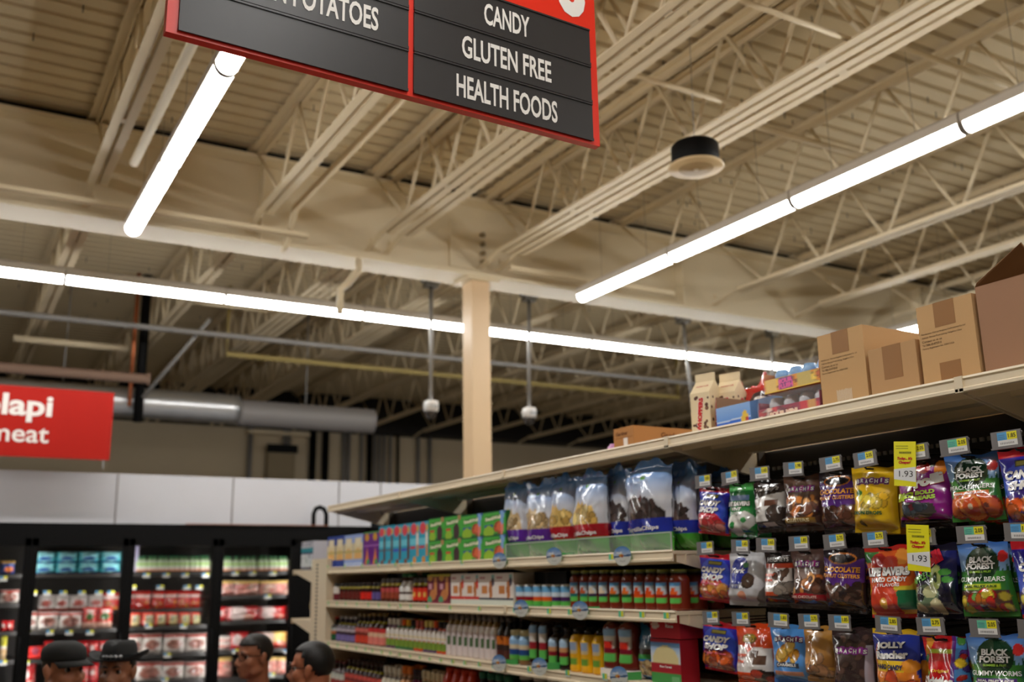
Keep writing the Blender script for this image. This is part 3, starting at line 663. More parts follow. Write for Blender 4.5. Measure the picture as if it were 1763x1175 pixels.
# ------------------------------------------------------------------ printed bags and boxes
ROT = (0, 0, -PI/2)       # fronts turned to the aisle
def pouch(name, key, w_, h_, d, ops, texts, seal=.07, nu=52, nv=70, mt=FILM, seed=1, stand=False, crumple=1.0, hole=True):
    rs = np.random.RandomState(seed); ph = rs.rand(10)*6.28
    U, V = np.meshgrid(np.linspace(0, 1, nu+1), np.linspace(0, 1, nv+1))
    col = paint(ops, U, V, h_/w_)
    rr_ = random.Random(seed*7+1); CR_ = [(rr_.uniform(.12, .88), rr_.uniform(.1, .92), PI/2+rr_.gauss(0, .4), rr_.uniform(.012, .04)*(h_/.18), rr_.choice([-1, 1, 1])*rr_.uniform(.0005, .0014)*(h_/.18)**.5*crumple) for _ in range(15)]
    def depth(u, v, front=True):
        vb = np.clip((v-seal*(.4 if stand else 1))/(1-2*seal), 0, 1)
        pv = np.clip(1-np.abs(2*vb-1)**(2.6 if not stand else 2.2), 0, 1)**.6
        if stand: pv = np.clip(pv*(1.18-.5*vb), 0, 1.1)
        pu = np.clip(1-np.abs(2*u-1)**2.6, 0, 1)**(.62 if stand else .95)
        w1 = np.sin(u*9+ph[0]+3*np.sin(v*5+ph[1]))*.07 + np.sin(v*13+ph[2]+2*np.sin(u*6+ph[3]))*.06 + np.sin((u+v)*21+ph[4])*.025
        edge = np.abs(2*u-1)**3
        w2 = np.sin(v*38+ph[5]+u*4)*.05*edge + np.sin(u*30+ph[6])*.035*(np.clip(np.abs(2*v-1)-.5, 0, 1))
        cre = 0
        for (cu_, cv_, an, ln, am) in CR_:
            du, dv = (u-cu_)*w_, (v-cv_)*h_; al = du*math.cos(an)+dv*math.sin(an); ac = -du*math.sin(an)+dv*math.cos(an)
            cre = cre+am*np.exp(-(ac/.0058)**2-(al/ln)**2)
        if not stand:
            pv = np.clip((1-vb)/.7, 0, 1)**.9*np.sin(np.clip(vb/.17, 0, 1)*PI/2)**.8
            pv = pv*1.65 if front else pv*.3
            pu = np.clip(1-np.abs(2*u-1)**3.4, 0, 1)**.85
        return d/2*(pu*pv*(1+crumple*w1)+crumple*w2*(.3+.7*pu)) + .0012 + cre*np.clip(pv*3, 0, 1)
    def bend(u, v): return .006*crumple*np.sin(v*4+ph[7])*np.sin(u*3+ph[8])
    pinch = lambda v: 1-.05*np.sin(PI*np.clip(v, 0, 1))**2
    b = MB(); X = (U-.5)*w_*pinch(V); Z = (V-1)*h_ if not stand else V*h_
    top = (np.sin(U*7+ph[9])*.008+np.sin(U*17+ph[2])*.004)*crumple*np.clip(V-.9, 0, 1)*10*(1.6 if stand else .35)
    Z = Z+top
    for sgn in (-1, 1):
        Yv = sgn*depth(U, V, sgn < 0)+bend(U, V)
        P = np.stack([X, Yv, Z], -1).reshape(-1, 3)
        fs = []
        for j in range(nv):
            for i in range(nu):
                a = j*(nu+1)+i; q = (a, a+1, a+nu+2, a+nu+1); fs.append(q if sgn < 0 else q[::-1])
        b.add([tuple(map(float, p)) for p in P], fs, [tuple(c) for c in col.reshape(-1, 3)], True)
    z00 = 0 if stand else -h_
    def surf(x, z):
        xs_ = x+np.array([0, .0035, -.0035, 0, 0]); zs_ = z+np.array([0, 0, 0, .0035, -.0035])
        v = np.clip((zs_-z00)/h_, 0, 1); u = np.clip(xs_/(w_*pinch(v))+.5, 0, 1)
        return float((-depth(u, v)+bend(u, v)).min())
    for tx in texts:
        body, u, v, tw, th, c = tx[:6]; kw = tx[6] if len(tx) > 6 else {}
        if kw.get('shadow'):
            add_text(b, body, surf, (u-.5)*w_+.0012, z00+v*h_-.0012, tw*w_, th*h_, kw['shadow'], rot=kw.get('rot', 0), bold=.09, shear=kw.get('shear', 0), lift=.0014)
        add_text(b, body, surf, (u-.5)*w_, z00+v*h_, tw*w_, th*h_, c, rot=kw.get('rot', 0), bold=kw.get('bold', .03), shear=kw.get('shear', 0), lift=.002)
    if hole and not stand:
        b.box(-.012, -.004, -.012, .012, -.0025, -.006, (14, 12, 12))
    me = b.mesh(key); me.materials.append(mt)
    return me
SH = {'shadow': (20, 30, 90), 'bold': .04}
WHT = (236, 234, 230)
def candyshop(blob, sub=None, topc=(190, 26, 40)):
    ops = [('bg', (44, 40, 176)), ('ell', .5, .5, .48, .45, (56, 84, 206)), ('ell', .5, .2, .46, .36, blob[1]), ('blobs', blob[2], 16, .12, .09, .88, .32, .12, blob[0]), ('band', .9, 1, topc), ('band', 0, .055, topc), ('rect', .3, .76, .7, .85, (34, 32, 26)), ('rect', .32, .78, .68, .83, (150, 140, 60))]
    tx = [('CANDY', .48, .66, .72, .12, WHT, {'shadow': (20, 20, 120), 'bold': .07, 'shear': .15}), ('SHOP', .5, .52, .64, .12, WHT, {'shadow': (20, 20, 120), 'bold': .07, 'shear': .15})]
    if sub: tx.append((sub, .5, .39, .6, .055, (240, 120, 140), {'bold': .03}))
    return ops, tx
BR = [((110, 40, 130), 0), ((196, 40, 150), 1), ((110, 40, 130), 2), ((196, 40, 150), 3), ((110, 40, 130), 4), ((196, 40, 150), 5), ((110, 40, 130), 6)]
def brach(ops, v=.74, cols=((110, 44, 130), (190, 44, 150)), u0=.14, u1=.86, hgt=.05):
    n = 7; o = list(ops)
    for i in range(n):
        a = u0+(u1-u0)*i/n; o.append(('rect', a, v-hgt+(.008 if i % 2 else -.004), a+(u1-u0)/n, v+hgt+(.008 if i % 2 else -.004), cols[i % 2]))
    tx = [(ch, u0+(u1-u0)*(i+.5)/n, v+(.008 if i % 2 else -.004), .075 if ch != "'" else .03, hgt*1.25, WHT, {'bold': .04}) for i, ch in enumerate("BRACH'S")]
    return o, tx
CHOC = [(92, 54, 40), (70, 40, 30), (120, 74, 56)]
CARM = [(206, 128, 60), (180, 100, 44), (226, 160, 90)]
ORG = [(236, 110, 40), (226, 90, 30), (240, 140, 60)]
bags = []
def bag(key, cat_name, label, row_, Y, w_, h_, ops, texts, tilt=0, behind=1, dx=0, d=.048, dz=0, X=2.415):
    bags.append((key, cat_name, label, row_, Y, w_, h_, ops, texts, tilt, behind, d, dz, X))
ROWZ = [2.206, 1.972, 1.738]
o_, x_ = candyshop(([(226, 120, 120), (240, 150, 140), (200, 60, 60)], (200, 30, 50), 3), 'Cherry')
bag('c1', 'candy', 'blue and red candy bag of pink pieces, leftmost in the top candy row', 0, 2.725, .145, .168, o_, x_, .12)
bag('c2', 'candy', 'green mint candy bag with white rings in the top candy row', 0, 2.585, .122, .182, [('bg', (34, 134, 62)), ('band', .86, 1, (90, 190, 96)), ('rect', .08, .68, .85, .78, (120, 150, 200)), ('ell', .35, .22, .28, .3, (226, 224, 216)), ('ell', .33, .22, .09, .1, (34, 134, 62)), ('ell', .75, .3, .25, .26, (206, 206, 200)), ('ell', .77, .31, .08, .08, (60, 150, 80))],
    [('LIFE SAVERS', .47, .62, .84, .085, WHT, {'shadow': (20, 50, 30), 'bold': .06}), ('WINT', .45, .52, .36, .06, WHT), ('O GREEN', .45, .44, .44, .055, WHT)], .03)
bag('c3', 'candy', 'dark brown and white chocolate bag with a wafer in the top candy row', 0, 2.455, .128, .172, [('bg', (52, 38, 34)), ('poly', [(0, .2), (0, .62), (.5, .7), (1, .75), (1, .2)], (222, 218, 214)), ('rect', .5, .5, .86, .6, (96, 58, 44)), ('ell', .78, .34, .26, .22, (60, 48, 44)), ('band', 0, .12, (58, 44, 38)), ('rect', .4, .1, .8, .18, (206, 190, 180))],
    [("Hershey's", .5, .82, .7, .1, (190, 180, 170), {'shear': .3}), ('sugar', .25, .46, .3, .05, (90, 60, 50)), ('free', .25, .39, .24, .05, (90, 60, 50))], -.02)
o_, x_ = brach([('bg', (92, 62, 48)), ('grad', (74, 48, 38), (96, 66, 52), 0, 1), ('blobs', 5, 24, .14, .32, .86, .58, .12, CHOC+CARM), ('rect', .1, .14, .9, .24, (150, 110, 40))], .76)
bag('c4', 'candy', 'brown candy bag with purple lettered tiles and clusters in the top candy row', 0, 2.305, .146, .175, o_, x_+[('CLUSTERS', .5, .19, .6, .06, (236, 220, 170))], .02)
PURP = [('bg', (40, 32, 36)), ('poly', [(0, .86), (.5, .74), (1, .86), (1, .42), (0, .42)], (86, 40, 128)), ('ell', .5, .84, .34, .12, (190, 110, 40)), ('ell', .5, .84, .3, .09, (34, 30, 32)), ('blobs', 8, 40, .06, .06, .94, .4, .11, CHOC)]
PTX = [('CHOCOLATE', .5, .67, .84, .085, (226, 150, 50), {'bold': .04}), ('PEANUT CLUSTERS', .5, .57, .84, .06, (226, 150, 50)), ('SNACK FOR A MOMENT', .5, .49, .7, .04, (190, 170, 200))]
bag('c5', 'candy', 'purple and black chocolate cluster bag left of the yellow bag in the top candy row', 0, 2.155, .145, .19, PURP, PTX[:2], .01)
o_, x_ = brach([('bg', (236, 190, 30)), ('blobs', 11, 16, .2, .34, .8, .6, .13, [(246, 210, 80), (226, 176, 40), (250, 226, 130)]), ('ell', .22, .6, .08, .06, (60, 120, 50)), ('ell', .3, .14, .06, .06, (110, 90, 30))], .78, ((104, 40, 120), (120, 50, 130)))
bag('c6', 'candy', 'bright yellow lemon candy bag with purple tiles in the top candy row', 0, 2.015, .15, .195, o_, x_+[('LEMON DROPS', .42, .3, .66, .055, (30, 96, 60), {'bold': .04})], .06)
bag('c7', 'candy', 'purple and black gummy bear bag beside the yellow sale tag in the top candy row', 0, 1.845, .165, .185, [('bg', (150, 30, 142)), ('band', .9, 1, (30, 22, 26)), ('band', 0, .1, (30, 22, 30)), ('poly', [(.02, .15), (.1, .38), (.75, .34), (.8, .2), (.6, .12)], (66, 60, 60)), ('blobs', 2, 6, .2, .18, .6, .3, .1, [(120, 40, 50), (60, 70, 80)]), ('ell', .22, .83, .12, .1, (40, 100, 190)), ('ell', .5, .88, .13, .1, (206, 40, 40)), ('ell', .82, .86, .12, .12, (236, 140, 40))],
    [('Trolli', .53, .67, .72, .17, WHT, {'shadow': (190, 20, 40), 'rot': .22, 'bold': .08}), ('BIG', .24, .45, .34, .13, (190, 220, 50), {'bold': .08, 'rot': .08}), ('BOLD', .6, .51, .34, .065, (190, 220, 90), {'bold': .06, 'rot': .08}), ('BEARS', .6, .43, .36, .065, (190, 220, 90), {'bold': .06, 'rot': .08})], .02)
def forest(name, bandc, sub, blobs, skyb=.62):
    ops = [('bg', (52, 120, 48)), ('grad', (150, 190, 226), (60, 110, 190), .6, 1.0), ('trees', 4, .52, .26, (34, 92, 52)), ('band', .0, .6, (62, 134, 52)), ('ell', .5, .71, .34, .3, (22, 58, 34)), ('rect', .14, .37, .86, .435, bandc), ('rect', .05, .06, .95, .35, (96, 60, 50)), ('ell', .9, .8, .09, .1, (200, 40, 40))]+blobs
    tx = [('BLACK', .5, .765, .48, .085, WHT, {'bold': .05}), ('FOREST', .5, .675, .54, .085, WHT, {'bold': .05}), ('GUMMIES & FRUIT', .5, .6, .4, .03, (150, 190, 60)), (name, .5, .5, .84, .065, (236, 238, 230), {'bold': .02}), (sub, .5, .402, .6, .04, (240, 236, 230) if sum(bandc) < 400 else (40, 70, 30), {'bold': .05})]
    return ops, tx
o_, x_ = forest('PEACH RINGERS', (236, 110, 40), 'REAL FRUIT JUICE', [('ell', .2, .2, .2, .2, (170, 50, 20)), ('ell', .2, .21, .17, .17, (232, 120, 50)), ('ell', .8, .2, .2, .21, (170, 50, 20)), ('ell', .8, .21, .17, .18, (236, 110, 44)), ('ell', .8, .21, .04, .045, (120, 60, 50)), ('ell', .5, .2, .26, .27, (180, 56, 20)), ('ell', .5, .21, .23, .24, (240, 136, 50)), ('ell', .5, .21, .16, .17, (226, 90, 36)), ('ell', .5, .21, .05, .055, (240, 216, 186))])
bag('c8', 'candy', 'green and blue candy bag of peach rings in the top candy row', 0, 1.692, .146, .178, o_, x_, -.01, behind=2)
o_, x_ = candyshop((ORG, (60, 40, 130), 17), None)
bag('c9', 'candy', 'blue and red bag of orange candy at the right edge of the top candy row', 0, 1.535, .15, .2, o_, x_, -.03)
# second row
o_, x_ = candyshop(([(226, 110, 50), (236, 160, 70), (210, 60, 40)], (196, 50, 40), 23), 'Butter')
bag('d1', 'candy', 'blue and red candy bag of orange drops, leftmost in the middle candy row', 1, 2.735, .155, .165, o_, x_, .1)
bag('d2', 'candy', 'silver mint patty bag with a blue disc in the middle candy row', 1, 2.585, .16, .175, [('bg', (206, 206, 210)), ('ell', .36, .66, .27, .28, (36, 52, 160)), ('ell', .55, .76, .08, .06, (40, 120, 60)), ('blobs', 4, 5, .55, .42, .85, .5, .15, [(70, 50, 42), (96, 74, 60)]), ('poly', [(.7, .0), (1, .4), (1, 0)], (120, 116, 112)), ('ell', .5, .2, .1, .09, (220, 150, 120))],
    [('York', .36, .66, .42, .1, WHT, {'shear': .3}), ('SUGAR', .3, .42, .36, .05, (40, 50, 130)), ('FREE', .3, .35, .28, .05, (40, 50, 130))], .02)
bag('d3', 'candy', 'dark brown bag with white panel between two orange bands in the middle candy row', 1, 2.435, .12, .178, [('bg', (44, 34, 32)), ('rect', .02, .26, .98, .72, (222, 214, 208)), ('band', .7, .78, (206, 70, 40)), ('rect', .02, .2, .6, .28, (206, 80, 40)), ('blobs', 9, 5, .5, .5, .9, .62, .16, [(80, 56, 46)]), ('blobs', 10, 5, .6, .28, .95, .42, .17, [(90, 70, 60), (150, 140, 130)])],
    [('HERSHEYS', .5, .85, .76, .08, (200, 196, 190)), ('sugar', .3, .57, .36, .06, (220, 90, 60)), ('free', .3, .49, .28, .06, (220, 90, 60))], .0)
o_, x_ = brach([('bg', (86, 62, 56)), ('rect', .1, .5, .9, .68, (150, 128, 120)), ('blobs', 6, 26, .1, .3, .9, .56, .1, CARM+CHOC), ('poly', [(0, .14), (0, .24), (.5, .28), (1, .24), (1, .14), (.5, .18)], (170, 26, 40)), ('grad', (60, 40, 34), (70, 48, 40), 0, .13)], .76)
bag('d4', 'candy', 'brown candy bag with purple tiles and a dark red banner in the middle candy row', 1, 2.305, .138, .182, o_, x_+[('DARK CHOCOLATE', .5, .21, .7, .045, (236, 200, 190))], .02)
bag('d5', 'candy', 'purple and black chocolate bag full of round candies in the middle candy row', 1, 2.16, .15, .19, PURP[:4]+[('blobs', 12, 60, .04, .05, .96, .44, .085, [(80, 52, 42), (60, 40, 34), (104, 72, 58)])], PTX[:2], .05, behind=2)
bag('d6', 'candy', 'orange and yellow hard candy bag with a big red ring in the middle candy row', 1, 1.995, .158, .2, [('bg', (236, 180, 50)), ('ell', .5, .62, .52, .42, (230, 100, 40)), ('band', .93, 1, (200, 40, 34)), ('rect', .0, .78, .3, .93, (60, 130, 60)), ('ell', .3, .8, .16, .14, (190, 40, 34)), ('ell', .78, .84, .14, .14, (236, 150, 60)), ('ell', .55, .76, .16, .14, (206, 60, 40)), ('poly', [(.55, .1), (1, .1), (1, .38), (.75, .4), (.6, .3)], (30, 110, 70)), ('rect', .62, .38, .95, .44, (226, 206, 60)), ('ell', .38, .2, .33, .38, (200, 50, 34)), ('ell', .36, .22, .27, .3, (226, 72, 44)), ('ell', .4, .2, .09, .1, (240, 180, 70)), ('band', 0, .05, (190, 40, 34))],
    [('LIFE SAVERS', .5, .645, .84, .125, WHT, {'shadow': (20, 30, 60), 'bold': .07}), ('HARD CANDY', .52, .53, .72, .065, WHT, {'bold': .05}), ('5 FLAVORS', .52, .455, .44, .045, WHT)], -.03)
bag('d7', 'candy', 'black and blue sour apple bag under the sale tag in the middle candy row', 1, 1.845, .14, .198, [('bg', (28, 26, 44)), ('grad', (24, 22, 30), (34, 40, 110), .3, .9), ('ell', .62, .55, .13, .24, (190, 206, 120)), ('ell', .62, .55, .05, .1, (50, 70, 40)), ('ell', .8, .62, .12, .06, (70, 160, 60)), ('ell', .85, .52, .1, .06, (80, 170, 70)), ('poly', [(.05, .2), (.02, .4), (.4, .46), (.7, .36), (.66, .12), (.4, .06)], (110, 130, 100)), ('ell', .28, .32, .1, .13, (24, 24, 30)), ('ell', .62, .16, .14, .16, (216, 206, 160)), ('ell', .2, .14, .16, .1, (206, 196, 150)), ('ell', .5, .36, .16, .12, (200, 200, 150))],
    [('Trolli', .42, .76, .66, .2, (220, 40, 60), {'rot': .5, 'bold': .06}), ('APPLE O', .3, .55, .5, .1, (110, 200, 70), {'rot': .4, 'bold': .05})], .0, behind=2)
o_, x_ = forest('GUMMY BEARS', (206, 220, 50), 'REAL FRUIT JUICE', [('blobs', 31, 26, .1, .09, .9, .32, .1, [(220, 50, 40), (236, 130, 40), (226, 200, 60), (110, 170, 80), (190, 190, 160), (190, 30, 40)])])
bag('d8', 'candy', 'green and blue gummy bear bag with a yellow band in the middle candy row', 1, 1.692, .148, .19, o_, x_, -.02, behind=2)
o_, x_ = candyshop(([(230, 200, 60), (240, 220, 110), (190, 150, 60)], (60, 40, 120), 41), None)
bag('d9', 'candy', 'blue and red bag of yellow candy at the right edge of the middle candy row', 1, 1.528, .15, .19, o_, x_, -.03)
# third row
o_, x_ = candyshop(([(226, 100, 40), (236, 140, 50), (200, 70, 30)], (90, 30, 60), 51), 'sugar free')
bag('e1', 'candy', 'blue and red sugar free candy bag, leftmost in the bottom candy row', 2, 2.74, .16, .165, o_, x_, .06)
bag('e2', 'candy', 'orange and white peanut butter cup bag in the bottom candy row', 2, 2.575, .165, .2, [('bg', (234, 78, 26)), ('poly', [(0, .24), (0, .66), (.25, .64), (.4, .54), (.55, .64), (1, .62), (1, .24)], (224, 218, 214)), ('rect', .5, .46, .72, .58, (80, 54, 46)), ('rect', .62, .36, .9, .5, (96, 68, 54)), ('blobs', 5, 7, .5, .05, .95, .22, .14, [(90, 50, 40), (190, 60, 40), (60, 40, 36)]), ('ell', .4, .76, .2, .1, (150, 130, 50))],
    [("REESE'S", .4, .76, .34, .1, (236, 200, 50), {'shear': .25, 'bold': .05}), ('sugar', .27, .49, .28, .06, (226, 90, 50)), ('free', .27, .41, .22, .06, (226, 90, 50))], .0, behind=2)
o_, x_ = brach([('bg', (84, 150, 222)), ('blobs', 7, 14, .24, .42, .74, .64, .12, [(226, 160, 50), (206, 140, 40), (236, 190, 90)]), ('poly', [(.2, .28), (.2, .36), (.5, .38), (.8, .36), (.8, .28), (.5, .3)], (50, 60, 80)), ('rect', .15, .15, .85, .22, (206, 140, 110)), ('band', 0, .08, (60, 120, 200))], .76, ((96, 30, 70), (110, 36, 90)))
bag('e3', 'candy', 'sky blue candy bag of golden caramels in the bottom candy row', 2, 2.41, .15, .178, o_, x_+[('CARAMELS', .5, .33, .46, .045, WHT)], .0, behind=2)
bag('e4', 'candy', 'golden brown candy bag in the bottom candy row', 2, 2.28, .13, .165, [('bg', (176, 122, 50)), ('grad', (140, 92, 44), (190, 136, 60), .3, 1), ('blobs', 21, 16, .1, .12, .9, .5, .15, [(170, 120, 80), (130, 84, 50), (200, 150, 90)])], [], .0)
o_, x_ = brach([('bg', (58, 42, 42)), ('blobs', 13, 40, .05, .15, .95, .95, .1, [(66, 50, 46), (90, 66, 58), (50, 36, 36)]), ('rect', .82, 0, .96, .75, (170, 160, 170)), ('band', 0, .2, (56, 34, 80))], .66, ((140, 50, 150), (170, 60, 170)))
bag('e5', 'candy', 'dark brown candy bag with purple bottom beside the blue and yellow candy bag', 2, 2.155, .145, .19, o_, x_, .0)
bag('e6', 'candy', 'blue and yellow hard candy bag in the bottom candy row', 2, 2.0, .142, .19, [('bg', (40, 56, 150)), ('band', .93, 1, (236, 190, 40)), ('poly', [(0, 0), (0, .5), (.12, .8), (.12, .5), (.9, .52), (1, .3), (1, 0)], (230, 130, 40)), ('rect', .1, .4, .76, .56, (240, 196, 40)), ('blobs', 15, 10, .05, .03, .95, .36, .2, [(226, 90, 50), (236, 150, 70), (206, 60, 40)]), ('ell', .85, .5, .16, .12, (236, 150, 40))],
    [('JOLLY', .44, .77, .62, .115, WHT, {'shadow': (16, 20, 50), 'bold': .07, 'rot': .06}), ('Rancher', .46, .645, .68, .115, WHT, {'shadow': (16, 20, 50), 'bold': .06, 'rot': .06}), ('HARD CANDY', .44, .475, .58, .07, (30, 40, 90), {'bold': .05})], .01)
bag('e7', 'candy', 'red fruit candy bag with rainbow stripe in the bottom candy row', 2, 1.842, .135, .185, [('bg', (206, 28, 34)), ('rect', .68, 0, .78, 1, (100, 40, 130)), ('rect', .78, 0, 1, 1, (70, 130, 190)), ('rect', .05, .76, .7, .82, (190, 200, 50)), ('poly', [(0, .5), (.1, 1), (.3, 1), (.1, .7), (.05, .4)], (226, 150, 40)), ('blobs', 19, 14, .8, .05, 1, .95, .09, [(206, 40, 40), (90, 170, 70), (236, 190, 50), (90, 60, 150)]), ('blobs', 20, 14, .0, .05, .12, .7, .08, [(236, 150, 40), (206, 40, 40), (90, 170, 70)])],
    [('Original', .45, .52, .4, .055, (240, 190, 50), {'shear': .2}), ('Skittles', .4, .38, .7, .15, WHT, {'bold': .06})], -.03, behind=2, dz=-.012)
o_, x_ = forest('GUMMY WORMS', (86, 50, 130), 'REAL FRUIT JUICE', [('blobs', 61, 20, .1, .08, .9, .32, .12, [(220, 80, 50), (236, 190, 50), (110, 170, 80)])])
bag('e8', 'candy', 'green and blue gummy worm bag with purple band in the bottom candy row', 2, 1.69, .15, .19, o_, x_, -.03, behind=2)
o_, x_ = candyshop(([(226, 190, 60), (200, 60, 50)], (60, 40, 120), 77), None)
bag('e9', 'candy', 'blue and red candy bag at the right edge of the bottom candy row', 2, 1.53, .15, .18, o_, x_, -.03)
TAGTXT = [['1.85', '1.75', '1.65', '1.98', '2.75', '2.05', '2.05', '2.05', '1.85'], ['1.85', '1.65', '1.65', '1.85', '2.75', '2.75', '2.75', '2.05', '1.85'], ['1.85', '1.65', '1.85', '2.75', '1.85', '2.85', '2.75', '2.05', '1.85']]
TAGY = [[2.721, 2.582, 2.438, 2.286, 2.131, 1.999, 1.822, 1.698, 1.546], [2.732, 2.554, 2.433, 2.288, 2.144, 1.993, 1.833, 1.680, 1.542], [2.725, 2.576, 2.403, 2.274, 2.153, 1.977, 1.837, 1.676, 1.540]]
TAGZ = [2.226, 1.993, 1.757]
SHORT = dict(c1='top row leftmost blue candy bag', c2='green mint bag', c3='brown and white wafer bag', c4='top row brown tile lettered bag', c5='top row purple chocolate bag', c6='yellow lemon bag', c7='purple gummy bear bag', c8='green peach ring bag', c9='top row right edge blue bag',
    d1='middle row leftmost blue candy bag', d2='silver mint bag', d3='white panelled brown bag', d4='middle row brown tile lettered bag', d5='middle row purple chocolate bag', d6='orange hard candy bag', d7='black sour apple bag', d8='green gummy bear bag', d9='middle row right edge blue bag',
    e1='bottom row leftmost blue candy bag', e2='orange and white bag', e3='sky blue caramel bag', e4='golden brown bag', e5='bottom row dark chocolate bag', e6='blue and yellow hard candy bag', e7='red rainbow bag', e8='green gummy worm bag', e9='bottom row right edge blue bag')
for bi, (key, cat, label, rw, Y, w_, h_, ops, tx, tilt, behind, d, dz, X) in enumerate(bags):
    me = pouch('candy_bag', key, w_, h_, d, ops, tx, seed=bi+11)
    z = ROWZ[rw]+dz
    yaw = .1+random.uniform(-.07, .1)
    o = link('candy_bag', me, None, (X, Y, z), (0, tilt, -PI/2+yaw)); tag(o, label, 'candy bag')
    short = SHORT[key]
    for k in range(behind):
        o2 = o.copy(); C.objects.link(o2); o2.location = (X+.052*(k+1), Y-.004*(k+1)+random.uniform(-.006, .006), z-.004*(k+1)); o2.rotation_euler = (0, tilt*.5+random.uniform(-.05, .05), -PI/2+random.uniform(-.06, .06))
        o2['label'] = '%s bag hanging behind the %s' % (('next', 'last')[k], short)
    # hook, tag
    ty, tz = TAGY[rw][bi % 9], TAGZ[rw]
    t = tag(empty('peg_hook', (2.37, Y, z-.006)), 'black wire peg hook carrying the %s' % short, 'hook', 'peg hooks')
    MB().tube([(.0, 0, .006), (.01, 0, -.002), (.38, 0, .006), (.395, 0, .02)], .0032, 6).build('prong', WIRE, t)
    MB().tube([(.0, ty-Y, tz-z), (.02, ty-Y, tz-z+.002), (.395, 0, tz-z+.004)], .0026, 6).build('tag_arm', WIRE, t)
    t = tag(empty('price_tag', (2.36, ty, tz), (0, random.uniform(-.05, .05), -PI/2+random.uniform(-.04, .04))), 'clear price tag %s above the %s' % (TAGTXT[rw][bi % 9], short), 'price tag', 'candy price tags')
    b = MB(); tw = .043; th = .0215
    b.box(-tw, -.002, -th, tw, .001, th); b.box(-tw-.001, -.005, -th-.003, tw+.001, .002, -th+.001); b.tube([(tw, -.003, th-.004), (tw+.004, -.003, th-.006), (tw+.004, -.003, th-.012)], .0015, 5); b.build('holder', CLEARH, t)
    green = TAGTXT[rw][bi % 9] == '2.05' and (bi % 9) == 7
    lx = -.024 if (bi % 9) > 4 and (bi % 9) != 7 else -.018
    b = MB(); x0, x1 = lx, lx+.056
    y_ = -.0026
    b.quad((x0, y_, -.017), (x1, y_, -.017), (x1, y_, .018), (x0, y_, .018), (232, 230, 228)); y_ = -.0029
    b.quad((x0, y_, -.002), ((x0+x1)/2, y_, -.002), ((x0+x1)/2, y_, .018), (x0, y_, .018), (104, 196, 160) if green else (92, 164, 214))
    b.quad(((x0+x1)/2, y_, -.002), (x1, y_, -.002), (x1, y_, .018), ((x0+x1)/2, y_, .018), (238, 226, 40))
    for q in range(3): b.quad((x0+.003, -.0031, .001+q*.0045), (x0+.022, -.0031, .001+q*.0045), (x0+.022, -.0031, .0022+q*.0045), (x0+.003, -.0031, .0022+q*.0045), (70, 110, 150))
    for q in range(9): b.quad((x0+.008+q*.0045, -.0031, -.013), (x0+.010+q*.0045, -.0031, -.013), (x0+.010+q*.0045, -.0031, -.008), (x0+.008+q*.0045, -.0031, -.008), (120, 116, 116))
    add_text(b, TAGTXT[rw][bi % 9], lambda x, z_: -.0031, (x0+3*x1)/4, .008, .021, .0105, (40, 38, 20), bold=.02, lift=.0002)
    b.build('price_label', PLAST, t)
# yellow sale tags
for (px, py, wh) in ((1558, 799, 'upper'), (1581, 944, 'lower')):
    p = onx(px, py, 2.352); t = tag(empty('sale_tag', (2.352, p.y, p.z), (0, .12 if wh == 'upper' else .08, -PI/2)), 'long yellow 1.93 sale tag hanging in the %s candy row' % ('top' if wh == 'upper' else 'middle'), 'sale tag')
    b = MB(); sw, shh = .0365, .0625
    b.box(-sw, -.0008, -shh, sw, .0008, shh, (240, 232, 20)); y_ = -.0012
    b.quad((-sw, y_, -.044), (sw, y_, -.05), (sw, y_, -.008), (-sw, y_, -.016), (232, 232, 232))
    for q in range(12): b.quad((-.018+q*.0034, y_, .028), (-.0162+q*.0034, y_, .028), (-.0162+q*.0034, y_, .034), (-.018+q*.0034, y_, .034), (30, 30, 20))
    for q in range(2): b.quad((-.03, y_, .042+q*.007), (.012, y_, .042+q*.007), (.012, y_, .0435+q*.007), (-.03, y_, .0435+q*.007), (130, 126, 20))
    f0 = lambda x, z_: -.0013
    add_text(b, "Today... It's", f0, .0, .014, .05, .0105, (200, 30, 20), bold=.06, shear=.25, lift=.0002); add_text(b, 'Cheaper!', f0, .0, .003, .04, .0105, (200, 30, 20), bold=.06, shear=.25, lift=.0002)
    add_text(b, '1.93', f0, .004, -.028, .046, .017, (40, 40, 40), bold=.0, lift=.0002)
    b.build('card', PLAST, t)
